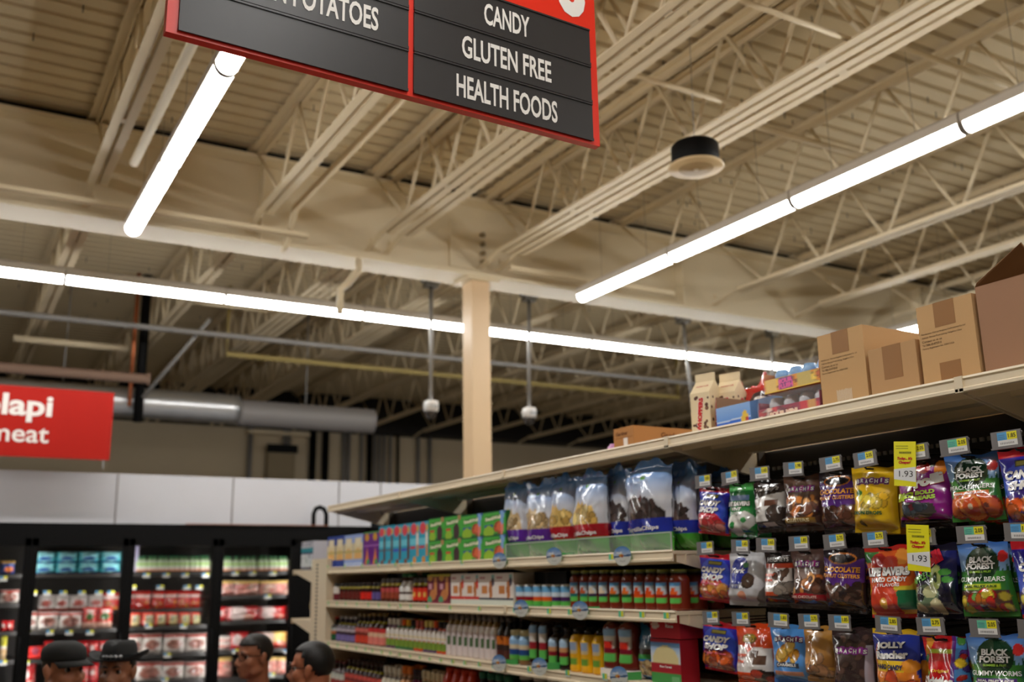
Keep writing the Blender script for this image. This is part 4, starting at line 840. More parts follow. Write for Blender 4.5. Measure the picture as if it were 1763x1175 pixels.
# ------------------------------------------------------------------ groceries on the shelves
FX = 2.335
def ysp(x0, x1, py, X=FX): return onx(x0, py, X).y, onx(x1, py, X).y
def box_mesh(key, w_, h_, d, ops, side, texts=(), nu=24, nv=32, top=None):
    U, V = np.meshgrid(np.linspace(0, 1, nu+1), np.linspace(0, 1, nv+1)); col = paint(ops, U, V, h_/w_).reshape(-1, 3)
    b = MB(); P = [(float((U[j, i]-.5)*w_), 0.0, float(V[j, i]*h_)) for j in range(nv+1) for i in range(nu+1)]
    fs = [(j*(nu+1)+i, j*(nu+1)+i+1, (j+1)*(nu+1)+i+1, (j+1)*(nu+1)+i) for j in range(nv) for i in range(nu)]
    b.add(P, fs, [tuple(c) for c in col])
    x = w_/2; tp = top or side
    b.quad((x, 0, 0), (x, d, 0), (x, d, h_), (x, 0, h_), side); b.quad((-x, d, 0), (-x, 0, 0), (-x, 0, h_), (-x, d, h_), side)
    b.quad((-x, 0, h_), (x, 0, h_), (x, d, h_), (-x, d, h_), tp); b.quad((x, d, 0), (-x, d, 0), (-x, d, h_), (x, d, h_), side); b.quad((-x, d, 0), (x, d, 0), (x, 0, 0), (-x, 0, 0), side)
    for tx in texts:
        kw = tx[6] if len(tx) > 6 else {}
        add_text(b, tx[0], lambda xx, zz: 0.0, (tx[1]-.5)*w_, tx[2]*h_, tx[3]*w_, tx[4]*h_, tx[5], bold=kw.get('bold', .03), rot=kw.get('rot', 0), shear=kw.get('shear', 0), lift=.0008)
    me = b.mesh(key); me.materials.append(CARD); return me
def boxes(name, cat, desc, group, spans, ytop, ybot, z, ops, side, texts=(), d=.2, X=FX, where='on the upper product shelf', gap=.002, hfix=None, rows=1, n0=0, labels=None):
    ys = [ysp(a, c, (ytop+ybot)/2, X) for a, c in spans]
    wm = sum(a-c for a, c in ys)/len(ys); xm = (spans[0][0]+spans[-1][1])/2
    h_ = hfix or (onx(xm, ytop, X).z-z)
    me = box_mesh(group, wm-gap, h_/rows-.001, d, ops, side, texts)
    for i, (a, c) in enumerate(ys):
        for r_ in range(rows):
            o = link(name, me, None, (X, (a+c)/2, z+r_*h_/rows), ROT)
            lab = labels[i] if labels else ('%s %s from left, %s' % (ORD[i+n0], desc, where.replace('on the ', '').replace(' product', '').replace('at the ', '')) if len(spans) > 1 else '%s %s' % (desc, where))
            if rows > 1: lab += (', lower layer', ', upper layer')[r_]
            tag(o, lab, cat, group)
    return me
Z1, Z2, Z3, Z4 = 1.988, 1.776, 1.521, 1.241
CR = [('bg', (222, 206, 162)), ('ell', .5, .3, .4, .34, (226, 176, 106)), ('band', .42, .52, (196, 176, 110)), ('ell', .5, .78, .26, .2, (232, 220, 190))]
boxes('cracker_box', 'box', 'cream and navy cracker box', 'navy cracker boxes', [(564, 577), (578, 592)], 924, 977, Z1, CR+[('band', 0, .22, (40, 66, 150)), ('band', .9, 1, (40, 66, 150)), ('rect', 0, .7, .14, 1, (50, 76, 160)), ('rect', .86, .7, 1, 1, (50, 76, 160))], (48, 74, 150), where='at the far end of the upper shelf')
boxes('cracker_box', 'box', 'cream and pale blue cracker box', 'pale blue cracker boxes', [(592.5, 608), (608.5, 624)], 921, 976, Z1, CR+[('band', 0, .24, (150, 172, 222)), ('band', .9, 1, (150, 172, 222)), ('band', .08, .11, (210, 220, 236)), ('rect', 0, .74, .16, 1, (150, 172, 222)), ('rect', .84, .74, 1, 1, (150, 172, 222))], (150, 170, 220), where='beside the navy ones on the upper shelf')
boxes('cookie_box', 'box', 'tall purple cookie box', 'purple cookie boxes', [(624.5, 640.5), (640.5, 652)], 916, 972, Z1, [('bg', (104, 26, 130)), ('band', .95, 1, (80, 140, 80)), ('ell', .45, .84, .26, .18, (206, 150, 40)), ('band', .57, .62, (180, 120, 190)), ('poly', [(.2, .05), (.5, .55), (.75, .05)], (226, 130, 50)), ('ell', .6, .12, .2, .14, (70, 150, 90)), ('band', 0, .04, (130, 60, 150))], (90, 30, 110), where='on the upper shelf')
teal = [('bg', (44, 160, 190)), ('ell', .4, .84, .34, .26, (220, 70, 80)), ('ell', .85, .84, .12, .2, (206, 170, 70)), ('band', .46, .62, (110, 200, 216)), ('rect', .7, .12, .95, .74, (94, 54, 40)), ('ell', .5, .06, .2, .16, (120, 70, 44))]
boxes('biscuit_box', 'box', 'tall teal biscuit box with brown band', 'brown band teal boxes', [(652.5, 664), (664.5, 677)], 906, 970, Z1, teal+[('band', .36, .39, (100, 70, 70))], (50, 160, 190), where='on the upper shelf')
boxes('biscuit_box', 'box', 'tall teal biscuit box with violet band', 'violet band teal boxes', [(677.5, 691), (691, 706)], 903, 969, Z1, teal+[('rect', 0, .34, .66, .4, (70, 70, 190))], (50, 160, 190), where='on the upper shelf')
boxes('biscuit_box', 'box', 'tall teal box with red band', 'red band teal boxes', [(706, 721.5), (721.5, 737.5)], 899, 968, Z1, teal[:4]+[('rect', .68, .4, .95, .74, (226, 216, 206)), ('rect', .72, .16, .95, .44, (206, 140, 60)), ('ell', .5, .07, .2, .2, (206, 140, 60)), ('rect', 0, .36, .6, .41, (206, 50, 60))], (50, 160, 190), where='on the upper shelf')
gr = [('bg', (30, 110, 50)), ('ell', .4, .5, .62, .62, (70, 170, 60)), ('band', 0, .08, (30, 110, 50)), ('band', .95, 1, (24, 90, 44)), ('poly', [(.08, .56), (.1, .82), (.75, .88), (.8, .66)], (60, 140, 50))]
GT = [('SnackWell', .45, .72, .68, .15, (236, 232, 200), {'bold': .06, 'rot': .05})]
boxes('cookie_box', 'box', 'green cookie box with red badge', 'green boxes with red badge', [(738, 766), (766, 795)], 890, 963, Z1, gr+[('ell', .68, .3, .18, .2, (66, 40, 44)), ('rect', .05, .36, .36, .46, (206, 50, 50)), ('ell', .22, .14, .2, .14, (150, 190, 50)), ('ell', .86, .9, .08, .08, (180, 130, 90))], (26, 104, 48), GT, rows=2, where='on the upper shelf')
boxes('cookie_box', 'box', 'green cookie box with blue badge', 'green boxes with blue badge', [(795.5, 831), (831, 872)], 883, 961, Z1, gr+[('blobs', 3, 8, .55, .14, .72, .44, .1, [(206, 100, 60), (190, 80, 44)]), ('ell', .82, .36, .07, .18, (230, 130, 120)), ('rect', .06, .34, .42, .46, (50, 80, 150)), ('ell', .25, .14, .22, .14, (150, 190, 50)), ('rect', .75, .9, 1, 1, (50, 80, 150)), ('ell', .84, .82, .08, .2, (130, 170, 220))], (26, 104, 48), GT, rows=2, where='on the upper shelf')
# tortilla chip bags
def chip(band, chips, seed, word):
    ops = [('bg', (206, 208, 214)), ('grad', (206, 210, 218), (96, 156, 226), .6, .92), ('band', .92, 1, (84, 146, 220)), ('poly', [(.08, .36), (.1, .5), (.22, .54), (.3, .66), (.42, .6), (.5, .64), (.6, .56), (.78, .58), (.84, .48), (.9, .36)], chips[0]), ('blobs', seed, 16, .14, .37, .84, .52, .12, chips), ('band', 0, .2, (70, 156, 48)), ('band', .2, .36, band), ('ell', .5, .83, .05, .03, (110, 190, 60))]
    return ops, [(word, .46, .25, .74, .06, (236, 232, 230), {'bold': .03, 'rot': .03}), ('simple', .4, .84, .34, .035, (150, 160, 180), {'bold': .0}), ('organic', .42, .78, .46, .04, (150, 160, 180), {'bold': .0})]
TAN = [(206, 178, 130), (190, 158, 108), (216, 190, 144)]; YEL = [(226, 190, 110), (214, 172, 90), (236, 206, 130)]; DRK = [(78, 62, 58), (60, 48, 46), (96, 78, 72)]
PU, RD, BL = (92, 40, 150), (166, 24, 36), (32, 48, 156)
chips = [(875, 914, 829, PU, TAN, 'purple banded', 0, 2.40, .05), (913, 956, 829, PU, TAN, 'purple banded', 1, 2.385, -.03), (956, 996, 820, RD, YEL, 'red banded', 0, 2.40, .04), (994, 1050, 813, RD, YEL, 'red banded', 1, 2.375, .0),
         (1046, 1094, 806, BL, DRK, 'blue banded', 0, 2.43, .04), (1082, 1163, 797, BL, DRK, 'blue banded', 1, 2.37, -.02), (1158, 1206, 808, BL, DRK, 'blue banded', 2, 2.43, -.02)]
for i, (x0, x1, yt, band, ch, nm, k, X, tl) in enumerate(chips):
    ops, tx = chip(band, ch, i+4, 'TortillaChips'); a, c = ysp(x0, x1, 880, X); h_ = onx((x0+x1)/2, yt, X).z-Z1
    me = pouch('chip_bag', 'chips%d' % i, (a-c)*1.0, h_, .1, ops, tx, seal=.05, mt=CHIPFILM, seed=40+i, stand=True, crumple=1.25)
    o = link('chip_bag', me, None, (X-.005, (a+c)/2, Z1), (0, 0, -PI/2+random.uniform(-.05, .05))); tag(o, '%s %s tortilla chip bag from the left behind the clear fence' % (ORD[k], nm), 'chip bag', 'tortilla chip bags')
    o2 = o.copy(); C.objects.link(o2); o2.location = (X+.15, (a+c)/2-.012, Z1); o2['label'] = 'bag tucked behind the %s %s chip bag from the left' % (ORD[k], nm)
a, c = ysp(870, 1156, 940, 2.312)
t = tag(empty('shelf_fence', (2.312, c, Z1)), 'clear plastic fence along the shelf front before the chip bags', 'fence')
FEN = mat('fence_plastic', (235, 240, 235), rough=0.06, alpha=0.1, spec=0.5); b = MB(); b.box(0, 0, 0, .003, a-c, .065); b.build('panel', FEN, t)
b = MB(); b.box(-.001, 0, .063, .004, a-c, .067); b.box(-.001, 0, 0, .004, a-c, .003); b.box(-.001, -.001, 0, .004, .002, .067); b.box(-.001, a-c-.002, 0, .004, a-c+.001, .067); b.build('rim', mat('fence_rim', (206, 214, 206), rough=.2, alpha=.75), t)

# turned shapes
def bottle(key, prof, colf, mt=GLOSS, n=18, sq=0.0, sy=1.0):
    b = MB(); b.lathe(prof, n, colf=colf, sq=sq, sy=sy); me = b.mesh(key); me.materials.append(mt); return me
def dense(prof, step=.006):
    out = [prof[0]]
    for (r0_, z0), (r1, z1) in zip(prof, prof[1:]):
        k = max(1, int(abs(z1-z0)/step))
        for i in range(1, k+1): out.append((r0_+(r1-r0_)*i/k, z0+(z1-z0)*i/k))
    return out
def jarprof(r, h, neck=.8, lid=.16, capr=.86):
    zl = h*(1-lid)
    return dense([(0, 0), (r*.9, 0), (r, h*.04), (r, zl*.86), (r*neck, zl*.97), (r*neck, zl), (r*capr, zl+.0005), (r*capr, h-.002), (0, h)])
def bottprof(r, h, shoulder=.55, neckr=.34, cap=.1, capr=.4):
    return dense([(0, 0), (r*.92, 0), (r, h*.03), (r, h*shoulder), (r*.8, h*(shoulder+.08)), (r*neckr, h*(shoulder+.2)), (r*neckr, h*(1-cap)), (r*capr, h*(1-cap)+.0005), (r*capr, h-.001), (0, h)])
def items(name, cat, desc, group, xs, ytop, ybot, z, mk, X=2.38, where='on the second product shelf', parts=None, behind=0, dx=.0):
    """xs: pixel spans; one mesh shared by the row; mk(radius, height) builds the mesh (or list of (part, mesh))"""
    ys = [ysp(a, c, (ytop+ybot)/2, X-.03) for a, c in xs]; wm = sum(a-c for a, c in ys)/len(ys)
    xm = (xs[0][0]+xs[-1][1])/2; h_ = onx(xm, ytop, X-.02).z-z
    res = mk(wm/2*.98, h_)
    for i, (a, c) in enumerate(ys):
        wh = where.replace('on the ', '').replace('at the ', '').replace(' product', '').replace('far end of the ', 'far end of ').replace('far part of the ', 'far part of ')
        lab = '%s %s from left, %s' % (ORD[i], desc, wh) if len(xs) > 1 else '%s %s' % (desc, where)
        for k in range(behind+1):
            loc = (X+k*wm*1.03, (a+c)/2, z); lb = lab if k == 0 else ('behind the ', 'last behind the ')[k-1]+lab
            lb = lb.replace(' product shelf', ' shelf')
            if isinstance(res, list):
                t = empty(name, loc, ROT)
                for pn, me in res: link(pn, me, t)
                tag(t, lb, cat, group)
            else: tag(link(name, res, None, loc, ROT), lb, cat, group)
def spread(x0, x1, n): w_ = (x1-x0)/n; return [(x0+i*w_, x0+(i+1)*w_) for i in range(n)]
def jar_c(body, label, lid, lo=.12, hi=.62, band=None, neckc=None):
    def mk(r, h):
        def colf(t, z):
            q = z/h
            if q > .835: return lid
            if band and .68 < q < .78: return band
            if lo < q < hi and abs(t) < 1.5: return label(t, (q-lo)/(hi-lo)) if callable(label) else label
            return body
        return bottle(group_key(), jarprof(r, h), colf)
    return mk
_gk = [0]
def group_key(): _gk[0] += 1; return 'turned_%d' % _gk[0]
# second shelf, left to right
items('sauce_jar', 'jar', 'small jar with white neck label', 'white necked jars', spread(566, 583, 2), 1005, 1032, Z2, jar_c((70, 24, 30), lambda t, q: (110, 40, 50) if q < .45 else (222, 214, 206), (40, 36, 36), .05, .85), where='at the far end of the second shelf', behind=1)
items('sauce_jar', 'jar', 'small brown jar with yellow band', 'brown banded jars', spread(583, 620, 5), 1004, 1032, Z2, jar_c((58, 30, 24), (104, 40, 36), (44, 40, 40), .1, .5, (196, 186, 50)), where='at the far end of the second shelf', behind=1)
items('sauce_jar', 'jar', 'small red yellow banded jar', 'red banded jars', spread(620, 638, 2), 1003, 1033, Z2, jar_c((58, 26, 24), (214, 44, 34), (60, 56, 56), .1, .5, (196, 186, 50)), where='on the far part of the second shelf', behind=1)
items('sauce_jar', 'jar', 'small violet yellow banded jar', 'violet banded jars', spread(638, 653, 2), 1003, 1033, Z2, jar_c((44, 30, 40), (96, 86, 150), (60, 56, 56), .1, .5, (196, 186, 50)), where='on the far part of the second shelf', behind=1)
items('sauce_jar', 'jar', 'taller brown sauce jar with grey lid', 'tall brown jars', spread(653.5, 686.5, 4), 996.5, 1034, Z2, jar_c((80, 36, 26), lambda t, q: (150, 70, 50) if q < .6 else (190, 80, 80), (92, 90, 92), .15, .6, (206, 196, 60)), where='on the second shelf', behind=1)
items('sauce_bottle', 'bottle', 'white labelled bottle with green cap', 'white bottles with green caps', spread(686.5, 707, 2), 987, 1034, Z2, lambda r, h: bottle(group_key(), bottprof(r, h, .5, .5, .14, .6), lambda t, z: (40, 120, 70) if z > h*.86 else ((226, 226, 222) if .1*h < z < .72*h and not (.3*h < z < .36*h) else (70, 44, 30))), where='on the second shelf', behind=1)
items('sauce_jar', 'jar', 'red labelled sauce jar with yellow neck band', 'red sauce jars', spread(708, 735.5, 3), 995.5, 1035, Z2, jar_c((70, 22, 18), lambda t, q: (226, 180, 90) if (.3 < q < .6 and abs(t) < .5) else (220, 56, 40), (92, 90, 92), .12, .6, (206, 196, 60)), where='on the second shelf', behind=1)
boxes('cookie_box', 'box', 'maroon cookie box with wafer and green badge', 'maroon boxes', [(736, 755), (755, 775)], 989, 1037, Z2, [('bg', (112, 26, 50)), ('band', .93, 1, (196, 190, 60)), ('rect', .6, .3, .85, .9, (206, 140, 80)), ('ell', .25, .86, .22, .1, (206, 150, 60)), ('rect', .1, .5, .4, .66, (200, 150, 160)), ('ell', .5, .3, .3, .2, (196, 124, 70)), ('ell', .2, .13, .22, .14, (70, 150, 110)), ('band', 0, .05, (150, 60, 80))], (100, 30, 46), where='on the second shelf')
wb = [('bg', (230, 220, 212)), ('band', 0, .18, (206, 214, 204)), ('rect', .2, .36, .5, .62, (206, 132, 70)), ('ell', .72, .48, .1, .26, (190, 116, 60)), ('rect', .78, .8, .92, .95, (140, 190, 184)), ('rect', .08, .84, .4, .88, (190, 130, 130))]
boxes('cracker_box', 'box', 'white cracker box with red stripe', 'white boxes with red stripe', [(776, 800), (800, 825)], 988, 1039, Z2, wb+[('band', .18, .25, (206, 50, 46)), ('ell', .86, .66, .08, .16, (206, 60, 50))], (222, 214, 208), where='on the second shelf', gap=.001)
boxes('cracker_box', 'box', 'white cracker box with navy stripe', 'white boxes with navy stripe', [(825, 852), (852, 885)], 987, 1041, Z2, wb+[('band', .18, .23, (40, 44, 66)), ('ell', .84, .72, .09, .12, (80, 70, 84))], (222, 214, 208), where='on the second shelf', gap=.001)
def can_c(bc):
    def mk(r, h):
        def colf(t, z):
            q = z/h
            if q > .93 or q < .03: return (206, 204, 198)
            if q < .28: return (90, 186, 80)
            if q < .48: return bc
            return (110, 176, 224) if q > .68 else (206, 222, 236)
        return bottle(group_key(), dense([(0, 0), (r*.97, 0), (r, h*.03), (r, h*.95), (r*.96, h*.97), (r*.96, h), (0, h)]), colf)
    return mk
items('food_can', 'can', 'can with blue sky label and red band', 'red banded cans', [(885, 900), (900, 915)], 1007, 1044, Z2, can_c((150, 30, 40)), where='on the second shelf', behind=1)
items('food_can', 'can', 'can with blue sky label and orange band', 'orange banded cans', [(915, 930), (930, 946)], 1007, 1045, Z2, can_c((226, 96, 40)), where='on the second shelf', behind=1)
items('food_can', 'can', 'can with blue sky label and purple band', 'purple banded cans', [(946, 962), (962, 977.5)], 1007, 1046, Z2, can_c((76, 40, 100)), where='on the second shelf', behind=1)
boxes('carton_tray', 'box', 'black shrink wrapped tray stacked on the blue labelled cans', 'black tray', [(886, 976)], 985, 1006, Z2+(onx(930, 1007, 2.36).z-Z2), [('bg', (26, 26, 32)), ('rect', .3, 0, .31, 1, (70, 70, 76)), ('rect', .62, 0, .63, 1, (70, 70, 76))], (24, 24, 28), d=.1, X=2.45, where='on the second shelf')
def salsa(bc, fruit):
    def mk(r, h):
        jar = dense([(0, 0), (r*.92, 0), (r, h*.03), (r, h*.74), (r*.9, h*.82), (r*.72, h*.87), (r*.72, h*.9), (0, h*.9)])
        def colf(t, z):
            q = z/h
            if .16 < q < .68 and abs(t) < .95:
                k = (q-.16)/.52
                if k < .24: return (96, 196, 90)
                if k < .42: return bc
                if k < .74 and abs(t-.15) < .62*(1-(k-.42)/.5): return fruit
                return (96, 160, 214) if k > .8 else (196, 214, 226)
            return (122, 44, 26) if q < .84 else (70, 24, 18)
        b = MB(); b.lathe(jar, 24, colf=colf); m1 = b.mesh('jar'); m1.materials.append(GLOSS)
        b = MB(); b.lathe([(0, h*.9), (r*.8, h*.9), (r*.82, h*.91), (r*.82, h*.985), (r*.78, h), (0, h)], 24, col=(58, 60, 40), colf=lambda t, z: (150, 150, 60) if z > h*.97 else (50, 56, 40)); m2 = b.mesh('lid'); m2.materials.append(GLOSS)
        return [('jar', m1), ('lid', m2)]
    return mk
WH2 = 'on the second shelf'
items('sauce_jar', 'jar', 'red sauce jar with teal banded label', 'teal banded sauce jars', [(977, 993), (994, 1010)], 983, 1048, Z2, salsa((30, 110, 110), (190, 90, 50)), where=WH2, behind=1)
items('sauce_jar', 'jar', 'red sauce jar with dark purple banded label', 'purple banded sauce jars', [(1009, 1026), (1026, 1044)], 982, 1048, Z2, salsa((54, 34, 74), (226, 206, 180)), where=WH2, behind=1)
items('sauce_jar', 'jar', 'red sauce jar with dark green banded label', 'green banded sauce jars', [(1045, 1065), (1066, 1086)], 982, 1049, Z2, salsa((36, 84, 50), (236, 120, 50)), where=WH2, behind=1)
items('sauce_jar', 'jar', 'red sauce jar with orange banded label', 'orange banded sauce jars', [(1086, 1105), (1105, 1125)], 981, 1050, Z2, salsa((230, 84, 30), (230, 84, 30)), where=WH2, behind=1)
items('sauce_jar', 'jar', 'red sauce jar with dark red banded label', 'red banded sauce jars', [(1125, 1146), (1147, 1172)], 981, 1051, Z2, salsa((160, 34, 34), (232, 100, 40)), where=WH2, behind=2)
items('sauce_jar', 'jar', 'shaded sauce jar set back', 'set back sauce jars', [(1184, 1204), (1205, 1226)], 985, 1046, Z2, salsa((30, 110, 80), (90, 110, 60)), X=2.56, where='behind the price tags on the second shelf')
# third shelf
W3 = 'on the third product shelf'
def bot_c(body, low, mid, hi, cap, band=None, shoulder=.55, neckr=.34, capr=.42, capf=.1):
    def mk(r, h):
        def colf(t, z):
            q = z/h
            if q > 1-capf: return cap
            if band and shoulder+.12 < q < shoulder+.2: return band
            if q < .05: return body
            if q < .28: return low
            if q < .4: return mid
            if q < shoulder: return hi
            return body
        return bottle(group_key(), bottprof(r, h, shoulder, neckr, capf, capr), colf, n=14)
    return mk
YB = (206, 196, 40)
items('dressing_bottle', 'bottle', 'dark green labelled bottle', 'green labelled dark bottles', spread(562, 577, 2), 1062, 1103, Z3, bot_c((40, 30, 26), (34, 96, 60), (206, 110, 70), (190, 196, 190), (170, 50, 36)), where='at the far end of the third shelf', behind=1)
items('dressing_bottle', 'bottle', 'yellow banded violet label bottle', 'violet labelled bottles', spread(578, 610, 4), 1062, 1107, Z3, bot_c((60, 50, 60), (120, 110, 170), (60, 40, 50), (190, 180, 190), (190, 186, 180), YB), where='on the far part of the third shelf', behind=1)
items('dressing_bottle', 'bottle', 'yellow banded orange red bottle', 'orange red labelled bottles', spread(610, 633, 3), 1057, 1109, Z3, bot_c((50, 34, 30), (206, 70, 50), (120, 50, 40), (206, 110, 100), (150, 124, 70), YB), where='on the far part of the third shelf', behind=1)
items('dressing_bottle', 'bottle', 'yellow banded pink label bottle', 'pink labelled bottles', spread(633, 661, 3), 1056, 1112, Z3, bot_c((56, 36, 30), (222, 130, 120), (226, 190, 160), (206, 60, 60), (150, 124, 70), YB), where='on the far part of the third shelf', behind=1)
DRS = [((222, 216, 204), (90, 40, 100)), ((222, 216, 204), (90, 40, 100)), ((222, 216, 204), (40, 110, 70)), ((226, 100, 40), (40, 110, 70)), ((236, 180, 40), (40, 110, 70)), ((40, 36, 36), (40, 110, 70)), ((180, 90, 80), (206, 70, 40)), ((180, 90, 80), (206, 70, 40)), ((226, 206, 120), (90, 60, 110)), ((226, 206, 120), (90, 60, 110)), ((226, 90, 40), (90, 60, 110)), ((40, 36, 36), (206, 70, 40)), ((40, 36, 36), (206, 70, 40))]
sp = spread(662, 763, 13)
for i in range(13):
    cap, bd = DRS[i]
    ys = ysp(*sp[i], 1095, 2.35); h_ = onx(712, 1068, 2.36).z-Z3; r_ = (ys[0]-ys[1])/2*.97
    me = bottle(group_key(), bottprof(r_, h_, .6, .5, .2, .62), lambda t, z, c_=cap, b_=bd, h=h_: c_ if z > h*.78 else (b_ if z > h*.71 or z < h*.08 else ((120, 150, 60) if z < h*.3 else ((190, 90, 60) if z < h*.36 and abs(t) < .5 else ((222, 200, 130) if .44*h < z < .48*h else (224, 218, 210))))), n=14)
    for k in range(2):
        o = link('dressing_bottle', me, None, (2.38+.07*k, sum(ys)/2, Z3), ROT); tag(o, ('one behind the ' if k else '')+'%s white labelled salad dressing bottle from the left on the third shelf' % ORD[i], 'bottle', 'salad dressings')
items('vinegar_bottle', 'bottle', 'white labelled bottle with grey neck', 'white vinegar bottles', spread(764, 850, 9), 1059, 1131, Z3, lambda r, h: bottle(group_key(), bottprof(r, h, .64, .42, .12, .5), lambda t, z: (120, 110, 106) if z > h*.86 else ((150, 120, 70) if z > h*.72 else ((236, 234, 230) if z > h*.6 else ((70, 100, 60) if (.26*h < z < .46*h and .1 < t < .75) else (216, 206, 206))))), where=W3, behind=1)
items('vinegar_bottle', 'bottle', 'dark bottle with orange and black label', 'dark orange bottles', spread(851, 874, 2), 1064, 1134, Z3, bot_c((30, 26, 26), (90, 50, 44), (60, 44, 40), (200, 110, 40), (90, 80, 80), None, .6, .4), where=W3, behind=1)
items('condiment_jar', 'jar', 'cream lidded blue label jar', 'cream lidded jars', [(875, 891), (891, 907.5)], 1085, 1137, Z3, jar_c((128, 90, 56), lambda t, q: (96, 180, 80) if q < .18 else ((40, 76, 140) if q < .42 else ((226, 206, 170) if q < .6 else (150, 190, 226))), (206, 196, 150), .16, .84), where=W3, behind=1)
items('barbecue_bottle', 'bottle', 'dark bottle with tall red label', 'dark red banded bottles', [(907.5, 923), (924, 940)], 1071, 1133, Z3+.012, lambda r, h: bottle(group_key(), dense([(0, 0), (r*.95, 0), (r, h*.04), (r*.96, h*.5), (r, h*.85), (r*.7, h*.97), (0, h)]), lambda t, z: (46, 20, 18) if not (.14*h < z < .9*h and abs(t) < .9) else ((96, 190, 90) if z < .34*h else ((160, 40, 50) if z < .52*h else ((226, 220, 214) if z < .74*h else (140, 180, 220))))), where=W3, behind=1)
items('barbecue_bottle', 'bottle', 'black bottle with arched label', 'black arched label bottles', [(941, 958), (959.5, 977)], 1081, 1144, Z3, lambda r, h: bottle(group_key(), dense([(0, 0), (r*.95, 0), (r, h*.04), (r, h*.66), (r*.8, h*.76), (r*.4, h*.84), (r*.4, h*.9), (r*.5, h*.9), (r*.46, h), (0, h)]), lambda t, z: (30, 18, 18) if not (.14*h < z < .72*h and abs(t) < .9-.5*max(0, z/h-.55)) else ((96, 190, 90) if z < .3*h else ((140, 30, 44) if z < .42*h else ((206, 150, 100) if z < .52*h else (170, 200, 226))))), where=W3, behind=1)
def must(r, h):
    b = MB(); b.lathe(dense([(0, 0), (r*.95, 0), (r, h*.03), (r, h*.12), (r*.96, h*.14), (r*.97, h*.5), (r, h*.68), (r*.8, h*.8), (r*.5, h*.84), (0, h*.84)]), 22, colf=lambda t, z: (236, 186, 24) if not abs(t) < .8 else ((110, 160, 60) if .16*h < z < .3*h else ((226, 170, 40) if z < .42*h else ((206, 190, 150) if z < .5*h else ((150, 170, 200) if z < .66*h else (236, 186, 24))))))
    m1 = b.mesh('bottle'); m1.materials.append(GLOSS)
    b = MB(); b.lathe([(0, h*.84), (r*.56, h*.84), (r*.56, h*.94), (r*.3, h*.95), (r*.2, h), (0, h)], 16, col=(26, 24, 24)); m2 = b.mesh('cap'); m2.materials.append(GLOSS); return [('bottle', m1), ('cap', m2)]
items('mustard_bottle', 'bottle', 'yellow mustard bottle with black cap', 'mustard bottles', [(977.5, 996), (996, 1015), (1016, 1035)], 1081, 1153, Z3, must, where=W3, behind=1)
def ketch(r, h):
    return bottle(group_key(), dense([(0, 0), (r*.96, 0), (r, h*.05), (r, h*.2), (r*.94, h*.3), (r*.92, h*.6), (r, h*.78), (r*.92, h*.9), (r*.55, h*.985), (0, h)]), lambda t, z: (110, 36, 26) if not (.15*h < z < .85*h and abs(t) < .95) else ((96, 190, 90) if z < .32*h else ((130, 26, 44) if z < .45*h else ((214, 50, 34) if z < .58*h and abs(t) < .55 else ((226, 222, 216) if z < .7*h else (150, 190, 226))))), n=24, sy=.8)
RZ = Z3+.03
a, c = ysp(1034, 1090, 1150, 2.34)
tag(MB().box(2.34, c, Z3+.001, 2.6, a, RZ-.001, (226, 222, 216)).build('riser', CARD), 'white riser block under the two ketchup bottles', 'riser')
items('ketchup_bottle', 'bottle', 'wide red ketchup bottle', 'ketchup bottles', [(1034, 1060), (1060, 1088)], 1071, 1146, RZ, ketch, where='on the white riser', behind=1)
ops = [('bg', (190, 160, 110)), ('band', .66, 1, (40, 110, 150)), ('grad', (150, 160, 166), (70, 120, 150), .54, .68), ('band', .46, .56, (80, 62, 54)), ('band', .38, .46, (60, 150, 70)), ('band', .34, .38, (40, 110, 170)), ('blobs', 3, 40, .05, .08, .95, .33, .1, [(206, 180, 130), (180, 140, 96), (150, 110, 80)]), ('band', 0, .08, (40, 100, 160))]
a, c = ysp(1093, 1124, 1120, 2.37)
tag(link('nut_bag', pouch('nut_bag', 'nuts', a-c, onx(1108, 1077, 2.37).z-Z3, .07, ops, [('Granola', .5, .51, .7, .03, (206, 196, 180))][:0], seal=.04, stand=True, crumple=.7, mt=CHIPFILM, seed=5), None, (2.40, (a+c)/2, Z3), ROT), 'blue and clear bag of nuts between ketchup and red rice box', 'bag')
rice = [('bg', (172, 26, 40)), ('grad', (214, 222, 226), (80, 150, 214), .62, .92), ('band', .46, .64, (206, 214, 220)), ('ell', .5, .48, .44, .34, (222, 206, 150)), ('band', .24, .46, (166, 26, 40)), ('band', 0, .24, (66, 150, 74)), ('rect', .7, .05, .95, .18, (110, 180, 120))]
boxes('rice_box', 'box', 'red and green rice box with sky and rice picture, in front', 'rice box front', [(1121, 1172)], 1110, 1172, Z3, rice, (160, 26, 38), [('Rice Cereal', .5, .38, .4, .05, WHT), ('simple', .45, .88, .2, .05, (130, 160, 190))][:1], d=.085, X=2.345, where='on the third shelf', hfix=.155)
boxes('rice_box', 'box', 'second red rice box standing right behind the front one', 'rice box second', [(1121, 1172)], 1110, 1172, Z3, rice, (160, 26, 38), d=.085, X=2.437, where='on the third shelf', hfix=.155)
boxes('rice_box', 'box', 'red box lying on top of the standing rice boxes', 'rice box lying', [(1120, 1171)], 1077, 1110, Z3+.157, [('bg', (196, 34, 46)), ('rect', .06, .45, .3, .55, (226, 200, 190)), ('ell', .16, .55, .12, .1, (230, 200, 190))], (168, 30, 42), [('Brown', .66, .68, .3, .14, WHT), ('Rice', .66, .5, .26, .14, WHT), ('organic', .18, .45, .24, .12, WHT)], d=.19, X=2.345, where='on the third shelf', hfix=.088)
o_ = MB()
